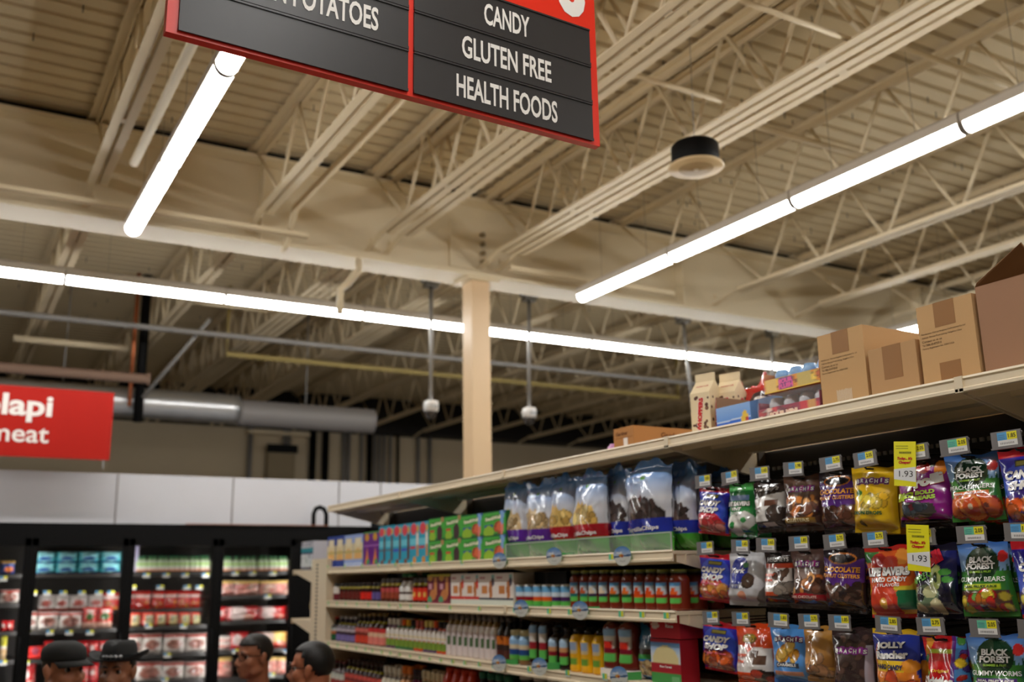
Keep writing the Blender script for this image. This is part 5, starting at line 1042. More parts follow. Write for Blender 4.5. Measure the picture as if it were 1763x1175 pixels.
# fourth shelf
W4 = 'on the fourth product shelf'
items('sauce_bottle', 'bottle', 'maroon and white bottle', 'maroon white bottles', spread(568, 590, 3), 1138, 1200, Z4, bot_c((60, 34, 30), (150, 60, 60), (206, 206, 196), (190, 196, 186), (120, 40, 40)), where='at the far end of the fourth shelf', behind=1)
items('sauce_bottle', 'bottle', 'yellow banded red label bottle', 'yellow banded bottles below', spread(591, 653, 8), 1139, 1200, Z4, bot_c((50, 32, 28), (190, 80, 60), (130, 60, 60), (206, 90, 80), (70, 44, 40), YB), where=W4, behind=1)
items('dressing_bottle', 'bottle', 'white capped bottle', 'white capped bottles below', spread(654, 686, 4), 1148, 1210, Z4, bot_c((206, 196, 176), (190, 190, 170), (120, 150, 60), (224, 220, 212), (228, 222, 206), (50, 50, 90), .5, .5, .6, .22), where=W4, behind=1)
items('dressing_bottle', 'bottle', 'orange capped bottle', 'orange capped bottles below', spread(686, 704, 2), 1147, 1210, Z4, bot_c((206, 150, 100), (190, 190, 170), (120, 150, 60), (224, 220, 212), (234, 130, 50), (50, 60, 50), .5, .5, .6, .22), where=W4, behind=1)
items('dressing_bottle', 'bottle', 'dark capped bottle', 'dark capped bottles below', spread(704, 719, 2), 1153, 1212, Z4, bot_c((60, 40, 44), (120, 60, 80), (150, 50, 100), (200, 190, 190), (56, 40, 46), (160, 40, 100), .5, .5, .6, .22), where=W4, behind=1)
items('dressing_bottle', 'bottle', 'cream capped bottle', 'cream capped bottles below', spread(719, 760, 5), 1157, 1216, Z4, bot_c((226, 200, 160), (190, 190, 170), (120, 150, 60), (224, 220, 212), (230, 216, 180), (60, 90, 50), .5, .5, .6, .22), where=W4, behind=1)
items('hot_sauce_bottle', 'bottle', 'tall orange red hot sauce bottle', 'hot sauce bottles', spread(761, 813, 4), 1152, 1222, Z4, bot_c((206, 56, 24), (206, 50, 24), (200, 46, 20), (214, 64, 30), (200, 60, 30), None, .7, .6, .6), where=W4, behind=1)
items('sauce_bottle', 'bottle', 'dark bottle with green cap', 'green capped bottles below', spread(817, 874, 4), 1160, 1226, Z4, bot_c((40, 40, 34), (90, 100, 80), (60, 60, 60), (120, 120, 100), (40, 110, 80), None, .6, .5, .6, .14), where=W4, behind=1)
items('sauce_bottle', 'bottle', 'dark bottle with wide white cap', 'white wide caps below', spread(888, 985, 4), 1163, 1232, Z4, bot_c((60, 40, 34), (150, 60, 50), (90, 60, 50), (130, 80, 60), (206, 196, 184), None, .6, .55, .7, .12), where=W4, behind=1)
items('sauce_jar', 'jar', 'brown jar with dark lid', 'dark lidded jars below', spread(1000, 1150, 6), 1180, 1240, Z4, jar_c((70, 40, 30), (150, 110, 70), (60, 50, 44)), where='at the right end of the fourth shelf')

# shelf edge tags and round sky signs
def edge_tag(px, py, lab, big=False):
    p = onx(px, py, 2.2985); b = MB(); w_, h_ = (.03, .026) if big else (.026, .024)
    b.box(-w_/2*1.1, 0, -h_/2, w_/2*1.1, .0015, h_/2, (206, 224, 216)); b.quad((-w_/2, -.0005, -h_/2+.006), (0, -.0005, -h_/2+.006), (0, -.0005, h_/2), (-w_/2, -.0005, h_/2), (96, 206, 160)); b.quad((0, -.0005, -h_/2+.006), (w_/2, -.0005, -h_/2+.006), (w_/2, -.0005, h_/2), (0, -.0005, h_/2), (214, 214, 50))
    o = b.build('shelf_tag', PLAST, None, (2.2965, p.y, p.z), ROT); tag(o, lab, 'price tag', 'shelf edge price tags')
def rail_y(px, lev):
    xs = {1: ((565, 977), (1155, 957)), 2: ((560, 1039), (1160, 1062.5)), 3: ((562, 1109), (740, 1137), (1090, 1171))}[lev]
    for (xa, ya), (xb, yb) in zip(xs, xs[1:]):
        if px <= xb: break
    return ya+(yb-ya)*(px-xa)/(xb-xa)
EL = {1: (565, 594, 624, 652, 681, 709, 741, 796, 1053), 2: (566, 581, 596, 615, 635, 653, 671, 690, 708, 736, 776, 826, 887, 946, 982, 1070, 1106, 1148), 3: (566, 582, 598, 614, 630, 642, 658, 673, 689, 707, 724, 741, 760, 780, 801, 826, 850, 912, 978, 1042)}
for lv_, xs in EL.items():
    for i, x in enumerate(xs):
        edge_tag(x, rail_y(x, lv_), '%s green and yellow price label from the far end on the %s shelf edge' % ((ORD+['nineteenth', 'twentieth', 'twenty-first'])[i], {1: 'upper product', 2: 'second product', 3: 'third product'}[lv_]), x > 880)
for k, (px, py, lev) in enumerate([(866, 965, 1), (960, 957.5, 1), (1078, 957, 1), (903, 1047, 2), (1005, 1050.5, 2), (865, 1141, 3), (935, 1147, 3), (1072, 1164, 3)]):
    p = onx(px, py, 2.288); R_ = .034
    t = tag(empty('sky_shelf_sign', (2.268, p.y-.004, p.z), (0, 0, -PI/2+.7)), '%s round sky picture sign from the left on the %s shelf edge' % (ORD[[0, 1, 2, 0, 1, 0, 1, 2][k]], {1: 'upper product', 2: 'second product', 3: 'third product'}[lev]), 'shelf sign', 'round sky signs')
    n = 16; pts = []
    for i in range(n):
        a_ = 2*PI*i/n-PI/2; z = max(math.sin(a_), -.2)*R_ if abs(math.cos(a_)) > .999 else math.sin(a_)*R_
        pts.append((math.cos(a_)*R_*(1 if math.sin(a_) > -.5 else .95), z))
    U, V = np.meshgrid(np.linspace(0, 1, 25), np.linspace(0, 1, 25)); col = paint([('bg', (206, 212, 210)), ('grad', (190, 206, 222), (70, 130, 200), .45, 1), ('band', .42, .52, (60, 90, 130), .1), ('ell', .42, .5, .14, .09, (206, 150, 60)), ('ell', .48, .46, .08, .06, (150, 40, 40)), ('ell', .3, .66, .2, .07, (222, 228, 232)), ('band', 0, .4, (212, 216, 210), .08), ('rect', .3, .2, .7, .24, (170, 176, 170))], U, V, 1.0).reshape(-1, 3)
    b = MB(); P = []
    for j in range(25):
        for i in range(25):
            x, z = (i/24-.5)*2, (j/24-.5)*2; rr = math.sqrt(max(1e-9, x*x+z*z)); mx_ = max(abs(x), abs(z)); s_ = mx_/rr if rr > 1e-6 else 1
            P.append((x*s_*R_, -.0012, z*s_*R_*(1.12 if z < 0 else 1)))
    b.add(P, [(j*25+i, j*25+i+1, j*25+i+26, j*25+i+25) for j in range(24) for i in range(24)], [tuple(c) for c in col])
    b.build('picture', PLAST, t)
    b = MB(); b.prism([(math.cos(2*PI*i/20)*R_*1.02, math.sin(2*PI*i/20)*R_*(1.02 if math.sin(2*PI*i/20) > 0 else 1.14)) for i in range(20)], 'y', -.0005, .001, (110, 150, 110)); b.build('backing', PLAST, t)
    b = MB(); b.add([(R_*.7, .012, -.016), (R_*.7+.05, .05, -.016), (R_*.7+.05, .05, .012), (R_*.7, .012, .012), (R_*.7+.001, .0105, -.016), (R_*.7+.051, .0485, -.016), (R_*.7+.051, .0485, .012), (R_*.7+.001, .0105, .012)], [(0, 1, 2, 3), (7, 6, 5, 4), (0, 4, 5, 1), (1, 5, 6, 2), (2, 6, 7, 3), (3, 7, 4, 0)], (70, 174, 90)); b.build('green_flag', PLAST, t)
# endcap goods
me = box_mesh('white_pack', .26, .2, .3, [('bg', (214, 214, 222)), ('blobs', 2, 22, 0, 0, 1, 1, .07, [(176, 176, 192), (230, 230, 236)]), ('band', .6, .75, (60, 160, 170)), ('band', .55, .6, (40, 60, 110)), ('band', 0, .12, (50, 46, 90))], (206, 206, 214)); me.materials[0] = CHIPFILM
tag(link('white_pack', me, None, (2.33, 6.98, 1.982), ROT), 'white pack with teal band on the upper endcap shelf', 'package')
o = link('tan_bag', pouch('tan_bag', 'tb', .2, .2, .1, [('bg', (150, 126, 70)), ('blobs', 3, 18, 0, .1, 1, .9, .12, [(190, 166, 100), (110, 90, 60), (206, 190, 150)])], [], stand=True, seal=.04, seed=12), None, (2.42, 7.0, 1.642), (0, 0, -PI/2-.3)); tag(o, 'tan and gold bag on the lower endcap shelf', 'package')

# ------------------------------------------------------------------ overstock on the top shelf
TZ = 2.393
KR = (196, 158, 112)
def carton(name, label, x0, x1, ytop, X, depth, taped='top', text=True, mark=False, base=KR, opened=False, yaw=0, hh_=None):
    a, c = ysp(x0, x1, ytop+60, X); w_ = a-c; h_ = hh_ or (onx((x0+x1)/2, ytop, X).z-TZ)
    t = tag(empty(name, (X, (a+c)/2, TZ), (0, 0, -PI/2+yaw)), label, 'cardboard box')
    b = MB(); hw = w_/2; e = .004
    b.box(-hw, 0, 0, hw, depth, h_ if not opened else h_-.002, base)
    if opened:
        b = MB(); b.box(-hw, 0, 0, hw, .004, h_, base); b.box(-hw, depth-.004, 0, hw, depth, h_, base); b.box(-hw, .004, 0, -hw+.004, depth-.004, h_, base); b.box(hw-.004, .004, 0, hw, depth-.004, h_, base); b.box(-hw, 0, 0, hw, depth, .004, base)
    b.build('body', CARTON, t)
    if opened:
        f_ = MB()
        f_.add([(-hw, 0, h_), (hw, 0, h_), (hw+.0, -.06, h_+.062), (-hw+.01, -.006, h_+.008), (-hw, .003, h_), (hw, .003, h_), (hw+.0, -.057, h_+.065), (-hw+.01, -.003, h_+.011)], [(0, 1, 2, 3), (7, 6, 5, 4), (0, 4, 5, 1), (1, 5, 6, 2), (2, 6, 7, 3), (3, 7, 4, 0)], (120, 84, 54))
        f_.build('flap', CARTON, t)
    else:
        s_ = MB(); s_.box(-hw+.001, depth/2-.002, h_, hw-.001, depth/2+.002, h_+.0006, (90, 64, 40)); s_.build('top_seam', CARTON, t)
        tp = MB(); tw = .033
        for (z0, z1) in ([(h_-.07, h_)] if taped == 'top' else [(h_-.07, h_), (0, .07)] if taped == 'both' else [(h_*.36, h_)]):
            tp.box(-tw, -.0006, z0, tw, -.0001, z1, (150, 108, 66))
        tp.box(-tw, -.0006, h_, tw, depth, h_+.0007, (150, 108, 66)); tp.build('tape', mat('brown_tape', rough=.4, spec=.3, attr=True), t)
    if text:
        b = MB(); f0 = lambda x, z: 0.0
        for i, (ln, ww) in enumerate([('Manufacturer: Wah Lai Hangzhou Confectionery Co. Ltd', .92), ('Address: Binmao Potan Jiulong, Hangzhou China', .84), ('Contact us at us', .42), ('Tel: 0086-00-8732018', .4), ('Factory Registration No. 3300/71026', .66)]):
            L_ = w_*.86*ww; add_text(b, ln, f0, -w_*.45+L_/2, h_*.66-i*.0105, L_, .0062, (60, 46, 36), bold=.0, lift=.0006)
        b.build('lettering', CARTON, t)
    if mark:
        b = MB(); rnd_ = random.Random(2)
        for i in range(12): b.quad((-.03+i*.005, -.0006, .02+rnd_.random()*.006), (-.0265+i*.005, -.0006, .02), (-.0265+i*.005, -.0006, .058), (-.03+i*.005, -.0006, .052+rnd_.random()*.006), (214, 196, 170))
        b.build('chalk_mark', CARTON, t)
    return t
carton('cardboard_carton', 'upright kraft carton with printed lines left of the low taped carton', 1411, 1491, 572, 2.385, .62, 'top', mark=True, hh_=.242)
carton('cardboard_carton', 'low kraft carton with shiny clear tape between the two printed cartons', 1499, 1583, 594, 2.38, .3, 'mid', text=False, base=(186, 148, 106), hh_=.155)
carton('cardboard_carton', 'tall kraft carton with tape above and below beside the open box', 1582, 1681, 519, 2.38, .45, 'both', hh_=.242)
carton('open_carton', 'large open brown box with raised flap at the right edge of the top shelf', 1685, 1800, 487, 2.385, .5, text=False, opened=True, base=(160, 122, 96), hh_=.255)
# small carton left
a, c = ysp(1057, 1091, 760, 2.40)
t = tag(empty('cardboard_carton', (2.40, (a+c)/2, TZ), ROT), 'flat brown carton with printed name at the left of the top shelf goods', 'cardboard box')
w_ = a-c; MB().box(-w_/2, 0, 0, w_/2, .42, .1, (172, 122, 74)).build('body', CARTON, t)
b = MB(); f0 = lambda x, z: 0.0; add_text(b, 'Gardner', f0, -.01, .075, w_*.6, .016, (110, 70, 40), bold=.04, lift=.0006); b.quad((-.0, -.0006, .02), (.028, -.0006, .02), (.028, -.0006, .055), (-.0, -.0006, .055), (226, 220, 214))
b.quad((-w_/2+.01, -.0006, .056), (w_/2-.004, -.0006, .056), (w_/2-.004, -.0006, .058), (-w_/2+.01, -.0006, .058), (130, 86, 50))
vs, fs = text_mesh('Gardner', .04)
b.add([(w_/2+.0006, .2+float(p[0])*.12, .068+float(p[1])*.022) for p in vs], fs, (110, 70, 40))
b.build('lettering', CARTON, t)
tag(MB().lathe([(0, 0), (.022, 0), (.024, .03), (.012, .045), (0, .046)], 12, col=(206, 150, 206)).build('plastic_cap', GLOSS, None, (2.42, a+.035, TZ)), 'small lilac thing left of the flat brown carton', 'cap')
tag(MB().box(0, 0, 0, .18, .3, .11, (222, 160, 60)).build('orange_crate', CARD, None, (2.95, 3.98, TZ)), 'orange ribbed crate on the back of the top shelf beside the column', 'crate')
# gable top milk cartons of malted milk balls
def gable(yaw, px, X, label, wd=.085, hgt=.165):
    p = onx(px, 735, X); t = tag(empty('malted_milk_carton', (X, p.y, TZ), (0, 0, -PI/2+yaw)), label, 'carton', 'malted milk cartons')
    s_ = wd/2; CM = (232, 214, 176); b = MB()
    b.add([(-s_, -s_, 0), (s_, -s_, 0), (s_, s_, 0), (-s_, s_, 0), (-s_, -s_, hgt), (s_, -s_, hgt), (s_, s_, hgt), (-s_, s_, hgt), (-s_, 0, hgt+.05), (s_, 0, hgt+.05), (-s_*.0, -s_*.0, hgt+.05)], [(0, 1, 5, 4), (1, 2, 6, 5), (2, 3, 7, 6), (3, 0, 4, 7), (0, 3, 2, 1), (4, 5, 9, 8), (6, 7, 8, 9), (5, 6, 9), (7, 4, 8)], CM)
    b.box(-s_, -.0025, hgt+.048, s_, .0025, hgt+.078, CM); b.build('carton', CARD, t)
    b = MB(); rnd_ = random.Random(5); f0 = lambda x, z: -s_
    for sd in range(2):
        for _ in range(11):
            x, z, r = rnd_.uniform(-.032, .032), rnd_.uniform(.015, hgt-.012), rnd_.uniform(.004, .008)
            if abs(x-.004) < .012: x += .02
            for rr, cc, dd in ((r, (84, 52, 44), .0006), (r*.55, (150, 104, 80) if rnd_.random() < .4 else (104, 66, 56), .0008)):
                P = [(math.cos(2*PI*k/14)*rr, math.sin(2*PI*k/14)*rr) for k in range(14)]
                b.add([((x+q[0], -s_-dd, z+q[1]) if sd == 0 else (s_+dd, x+q[0], z+q[1])) for q in P], [tuple(range(14))], cc)
        vs, fs = text_mesh('WHOPPERS', .06)
        for cc, k1, dd in (((240, 232, 222), 1.25, .0009), ((206, 34, 40), 1.0, .0012)):
            Q = [(-float(v[1])*.02*k1+.002, float(v[0])*.125*(1+.1*(k1-1))+hgt*.5) for v in vs]
            b.add([((q[0]-.004+(q[1]-hgt*.5)*.12, -s_-dd, q[1]) if sd == 0 else (s_+dd, q[0]-.004+(q[1]-hgt*.5)*.12, q[1])) for q in Q], fs, cc)
    vs, fs = text_mesh('malted milk', .02)
    b.add([(float(v[0])*.055, -s_*(1-(.55+float(v[1])*.14))-.0006, hgt+.05*(.55+float(v[1])*.14)) for v in vs], fs, (190, 60, 50)); b.build('lettering', CARD, t)
gable(.26, 1219, 2.45, 'cream milk shaped carton with red lettering, the nearer left one on the top shelf')
gable(.3, 1262, 2.53, 'second cream milk shaped carton behind the blue open tray')
# blue open tray, red bag
a, c = ysp(1233, 1292, 712, 2.395); w_ = a-c
t = tag(empty('blue_tray', (2.395, (a+c)/2, TZ), (0, 0, -PI/2)), 'light blue open display carton in front of the milk shaped cartons', 'box')
me = box_mesh('bluefront', w_, .088, .003, [('bg', (120, 166, 226)), ('grad', (96, 146, 220), (140, 180, 232), .4, 1), ('band', 0, .42, (40, 100, 206), .05), ('band', .38, .44, (190, 210, 236), .05), ('ell', .84, .3, .1, .2, (226, 190, 60)), ('ell', .9, .24, .05, .1, (190, 60, 40))], (120, 166, 226)); link('front', me, t)
b = MB(); b.box(-w_/2, .003, 0, -w_/2+.003, .16, .13, (150, 112, 80)); b.add([(w_/2-.003, .003, 0), (w_/2, .003, 0), (w_/2, .16, 0), (w_/2-.003, .16, 0), (w_/2-.003, .003, .088), (w_/2, .003, .088), (w_/2, .16, .13), (w_/2-.003, .16, .13)], [(0, 3, 2, 1), (4, 5, 6, 7), (0, 1, 5, 4), (1, 2, 6, 5), (2, 3, 7, 6), (3, 0, 4, 7)], (96, 146, 210)); b.box(-w_/2, .157, 0, w_/2, .16, .12, (140, 104, 76)); b.box(-w_/2, .003, 0, w_/2, .157, .003, (120, 90, 70)); b.build('tray', CARD, t)
o = link('red_candy_bag', pouch('red_bag', 'redbag', .16, .2, .09, [('bg', (190, 26, 30)), ('ell', .7, .6, .26, .3, (60, 40, 50)), ('ell', .72, .66, .16, .1, (226, 220, 214)), ('blobs', 3, 8, .4, .2, .9, .5, .1, [(70, 60, 80), (220, 210, 206)]), ('band', .9, 1, (206, 40, 40))], [], stand=True, seal=.05, crumple=2.2, seed=33), None, (2.61, ysp(1268, 1322, 690, 2.6)[0]*.5+ysp(1268, 1322, 690, 2.6)[1]*.5, TZ+.004), (0, .12, -PI/2+.2)); tag(o, 'crumpled red candy bag between the milk cartons and the sour candy boxes', 'bag')
# shrink wrapped candy display boxes
WRAP = mat('shrink_wrap', (240, 240, 240), rough=.08, alpha=.08, spec=.8, bump=(40, .8, .01))
def display(x0, x1, ym, X, z0, h_, depth, ops, side, texts, label, jar=(200, 200, 206), yaw=0):
    a, c = ysp(x0, x1, ym, X); w_ = a-c; hf = h_*.5
    t = tag(empty('candy_display_box', (X, (a+c)/2, z0), (0, 0, -PI/2+yaw)), label, 'candy box', 'sour candy boxes')
    link('box_front', box_mesh(label, w_, hf, .003, ops, side, texts), t)
    b = MB(); b.box(-w_/2, .003, 0, -w_/2+.003, depth, h_*.75, side); b.box(w_/2-.003, .003, 0, w_/2, depth, h_*.75, side); b.box(-w_/2+.003, depth-.003, 0, w_/2-.003, depth, h_*.9, side); b.box(-w_/2, .003, 0, w_/2, depth, .003, side); b.build('tray', CARD, t)
    rnd_ = random.Random(len(label))
    n = 4; cols = [(70, 150, 206), (226, 60, 60), (236, 206, 60), (120, 80, 160), (230, 120, 180)]
    for i in range(n):
        x = -w_/2+w_*(i+.5)/n; b = MB(); b.lathe(dense([(0, .004), (w_/n*.42, .004), (w_/n*.44, h_*.2), (w_/n*.44, h_*.7), (w_/n*.3, h_*.9), (0, h_*.93)], .01), 14, (x, depth*.3, 0), colf=lambda t_, z, i=i: jar if z > h_*.55 else cols[(i+rnd_.randrange(2)) % 5]); b.build('candy_tub', GLOSS, t)
    b = MB(); b.prism([(-.003, 0), (depth+.003, 0), (depth+.003, h_*.97), (depth*.5, h_*1.01), (.012, h_*.97), (-.003, h_*.6)], 'x', -w_/2-.003, w_/2+.003); b.build('shrink_wrap', WRAP, t)
display(1304, 1411, 684, 2.39, TZ, .098, .2, [('bg', (150, 30, 70)), ('blobs', 4, 26, 0, .2, .6, .8, .05, [(190, 60, 70), (120, 30, 60), (226, 200, 190)]), ('ell', .82, .55, .14, .3, (206, 40, 60)), ('band', 0, .18, (206, 190, 50), .05), ('ell', .88, .4, .07, .2, (206, 150, 80))], (140, 30, 70), [('Mini Jaw', .4, .55, .42, .3, (236, 190, 60), {'bold': .08, 'rot': .05})][:0]+[('SOUR MINI', .42, .52, .46, .3, (240, 206, 180), {'bold': .08})], 'lower wrapped candy box of purple and red in the stack of two')
display(1314, 1411, 642, 2.40, TZ+.1, .092, .2, [('bg', (236, 150, 30)), ('blobs', 14, 30, 0, 0, 1, 1, .05, [(246, 190, 60), (230, 110, 40), (250, 216, 110)]), ('rect', .26, .1, .54, .95, (110, 60, 130)), ('ell', .72, .5, .12, .3, (206, 180, 90)), ('ell', .12, .4, .1, .3, (240, 200, 110)), ('band', 0, .08, (236, 200, 60))], (206, 120, 40), [('SOUR', .4, .7, .26, .36, (240, 90, 170), {'bold': .09, 'rot': .05}), ('FLUSH', .4, .32, .26, .36, (240, 90, 170), {'bold': .09, 'rot': .05})], 'upper wrapped candy box of orange with pink lettering in the stack of two', (120, 170, 220))
# ------------------------------------------------------------------ people
def ellipsoid(b, c, r, n=14, m=10, rot=0.0):
    vs = []; 
    for j in range(1, m):
        ph = PI*j/m
        for i in range(n):
            t = 2*PI*i/n; x, y, z = r[0]*math.sin(ph)*math.cos(t), r[1]*math.sin(ph)*math.sin(t), r[2]*math.cos(ph)
            vs.append((c[0]+x, c[1]+y*math.cos(rot)-z*math.sin(rot), c[2]+y*math.sin(rot)+z*math.cos(rot)))
    k = len(vs)
    for s_ in (1, -1): vs.append((c[0], c[1]-s_*r[2]*math.sin(rot), c[2]+s_*r[2]*math.cos(rot)))
    fs = []
    for j in range(m-2):
        for i in range(n): fs.append((j*n+i, (j+1)*n+i, (j+1)*n+(i+1) % n, j*n+(i+1) % n))
    for i in range(n): fs.append((k, i, (i+1) % n)); fs.append((k+1, (m-2)*n+(i+1) % n, (m-2)*n+i))
    b.add(vs, fs, (255, 255, 255), True)
def loft(b, rings, n=20):
    """rings (x, y, z, rx, ry)"""
    vs = [(x+rx*math.cos(2*PI*i/n), y+ry*math.sin(2*PI*i/n), z) for x, y, z, rx, ry in rings for i in range(n)]
    fs = [(j*n+i, j*n+(i+1) % n, (j+1)*n+(i+1) % n, (j+1)*n+i) for j in range(len(rings)-1) for i in range(n)]
    fs += [tuple(range(n-1, -1, -1)), tuple((len(rings)-1)*n+i for i in range(n))]
    b.add(vs, fs, (255, 255, 255), True)
def fuse(b, name, mt, parent, voxel=.007, smooth=6, after=None):
    me = b.mesh(name); o = bpy.data.objects.new(name, me); C.objects.link(o)
    md = o.modifiers.new('r', 'REMESH'); md.mode = 'VOXEL'; md.voxel_size = voxel
    s2 = o.modifiers.new('s', 'SMOOTH'); s2.iterations = smooth; s2.factor = .5
    bpy.context.view_layer.update()
    dg = bpy.context.evaluated_depsgraph_get()
    me2 = bpy.data.meshes.new_from_object(o.evaluated_get(dg)); o.modifiers.clear(); o.data = me2; bpy.data.meshes.remove(me)
    me2.name = name; me2.materials.clear(); me2.materials.append(mt)
    me2.polygons.foreach_set('use_smooth', [True]*len(me2.polygons))
    if after: after(me2)
    o.parent = parent
    return o
def head_volumes(b, hz):
    ellipsoid(b, (0, .012, hz+.03), (.074, .094, .083), 20, 14)          # cranium
    ellipsoid(b, (0, -.022, hz-.035), (.062, .068, .08), 18, 12)         # face
    ellipsoid(b, (0, -.052, hz-.092), (.032, .032, .024))                # chin
    for s_ in (-1, 1):
        ellipsoid(b, (s_*.043, -.05, hz-.03), (.022, .026, .024))        # cheek
        ellipsoid(b, (s_*.052, -.005, hz-.07), (.016, .045, .024), rot=.4)   # jaw
        ellipsoid(b, (s_*.03, -.078, hz+.018), (.024, .014, .008))       # brow
        ellipsoid(b, (s_*.077, .012, hz-.012), (.009, .02, .033), rot=-.2)   # ear
        ellipsoid(b, (s_*.082, .016, hz-.0), (.008, .018, .024), rot=-.2)
        ellipsoid(b, (s_*.012, -.094, hz-.043), (.009, .011, .008))      # nostril
    b.tube([(0, -.08, hz+.01), (0, -.094, hz-.015), (0, -.106, hz-.036), (0, -.098, hz-.046)], [.009, .011, .013, .009], 8)
    ellipsoid(b, (0, -.085, hz-.064), (.024, .01, .0065)); ellipsoid(b, (0, -.083, hz-.073), (.021, .011, .0075))
def socket(me, hz, hy=0):
    for v in me.vertices:
        for s_ in (-1, 1):
            d = ((v.co.x-s_*.031)/.02)**2+((v.co.z-hz)/.014)**2
            if v.co.y < -.03 and abs(v.co.z-hz) < .05: v.co.y += .012*math.exp(-d)
        if v.co.y < -.06: v.co.y += .004*math.exp(-((v.co.z-(hz-.0685))/.0025)**2-(v.co.x/.022)**4)
def person(label, x, y, fdir, top, skin, shirt, hair=(30, 26, 24), trousers=(40, 44, 60), collar=None, bodyyaw=0, jacket=None):
    hz = top-.113
    yaw = math.atan2(fdir[0], -fdir[1])       # local -y turned to fdir
    root = tag(empty('person', (x, y, 0), (0, 0, yaw)), label, 'person')
    sk = mat('skin_%d_%d_%d' % skin, skin, rough=.5, spec=.4, var=(14, .12))
    b = MB(); head_volumes(b, hz)
    nk = hz-.105; sh = hz-.2
    loft(b, [(0, .03, hz-.03, .056, .06), (0, .03, nk, .055, .058), (0, .04, sh+.03, .06, .062), (0, .04, sh-.02, .1, .07)])
    sc = top/1.75; hip = .93*sc; 
    tor = [(0, .045, sh+.012, .09, .06), (0, .045, sh-.015, .17, .085), (0, .04, sh-.07, .195, .105), (0, .03, sh-.2, .185, .12), (0, .025, sh-.35, .165, .12), (0, .03, hip+.08, .165, .12), (0, .035, hip, .17, .125), (0, .035, hip-.09, .15, .11)]
    loft(b, tor)
    arms = []
    for s_ in (-1, 1):
        A = [(s_*.17, .045, sh-.035), (s_*.205, .05, sh-.06), (s_*.235, .06, sh-.2), (s_*.245, .065, sh-.32), (s_*.25, .03, sh-.45), (s_*.25, -.01, sh-.57)]
        R = [.058, .056, .05, .044, .039, .029]; arms.append((A, R)); b.tube(A, R, 12)
        px_, py_, pz_ = s_*.25, -.018, sh-.61
        ellipsoid(b, (px_, py_, pz_), (.018, .04, .05))
        for k, (dy, ln) in enumerate([(-.03, .068), (-.01, .078), (.01, .073), (.028, .058)]):
            b.tube([(px_, py_+dy, pz_-.035), (px_-s_*.004, py_+dy-.003, pz_-.035-ln*.5), (px_-s_*.016, py_+dy-.004, pz_-.035-ln)], [.0098, .009, .0075], 7)
        b.tube([(px_, py_-.03, pz_+.015), (px_-s_*.006, py_-.056, pz_-.018), (px_-s_*.012, py_-.062, pz_-.05)], [.012, .0105, .009], 7)
        L = [(s_*.09, .04, hip-.02), (s_*.1, .03, hip-.2), (s_*.1, .025, hip*.53), (s_*.1, .045, hip*.36), (s_*.1, .06, .08)]
        b.tube(L, [.09, .085, .062, .058, .042], 12); ellipsoid(b, (s_*.1, .0, .045), (.045, .12, .042))
    body = fuse(b, 'body', sk, root, .0065, 5, lambda me: socket(me, hz))
    for s_ in (-1, 1):
        e = MB(); e.lathe([(0, -.0118), (.006, -.0102), (.0102, -.006), (.0118, 0), (.0102, .006), (.006, .0102), (0, .0118)], 14, colf=lambda t, z: (22, 16, 12) if z > .0095 else ((60, 38, 24) if z > .0058 else (214, 206, 198)))
        e.build('eye', GLOSS, root, (s_*.031, -.062, hz), (PI/2, 0, 0))
        e = MB(); e.tube([(s_*.012, -.088, hz+.021), (s_*.03, -.09, hz+.027), (s_*.048, -.077, hz+.022)], [.003, .0042, .002], 6, hair); e.build('eyebrow', PLAST, root)
    # clothes follow the body
    b = MB(); loft(b, [(0, .045, sh+.03, .075, .07)]+[(x_, y_, z_, rx+.014, ry+.014) for x_, y_, z_, rx, ry in tor[:-1]])
    for A, R in arms: b.tube(A[:-1]+[(A[-1][0], A[-1][1]+.006, A[-1][2]+.03)], [r+.013 for r in R[:-1]]+[.042], 12)
    top_c = jacket or shirt
    fuse(b, 'jacket' if jacket else 'shirt', mat('cloth_%d_%d_%d' % top_c, top_c, rough=.85, spec=.2, var=(25, .15)), root, .009, 4)
    b = MB(); loft(b, [(0, .035, hip+.1, .182, .137), (0, .037, hip, .186, .14), (0, .037, hip-.1, .17, .125)])
    for s_ in (-1, 1): b.tube([(s_*.09, .04, hip-.02), (s_*.1, .03, hip-.2), (s_*.1, .025, hip*.53), (s_*.1, .045, hip*.36), (s_*.1, .058, .06)], [.102, .098, .08, .074, .066], 12)
    fuse(b, 'trousers', mat('denim_%d' % trousers[0], trousers, rough=.9, var=(30, .15)), root, .012, 4)
    for s_ in (-1, 1):
        b = MB(); ellipsoid(b, (s_*.1, -.005, .045), (.052, .138, .046)); b.build('shoe', BLACK, root)
    if collar:
        for s_ in (-1, 1):
            b = MB(); b.add([(s_*.008, -.055, sh-.01), (s_*.075, .0, sh+.055), (s_*.085, .06, sh+.05), (s_*.1, .0, sh+.012), (s_*.055, -.065, sh-.045)], [(0, 1, 2, 3), (0, 3, 4)] if s_ > 0 else [(3, 2, 1, 0), (4, 3, 0)], collar)
            cm = b.mesh('collar'); cm.materials.append(mat('collar_cloth', rough=.8, attr=True)); co = link('collar', cm, root); sd = co.modifiers.new('t', 'SOLIDIFY'); sd.thickness = .006; sd.offset = 0
    return root, hz
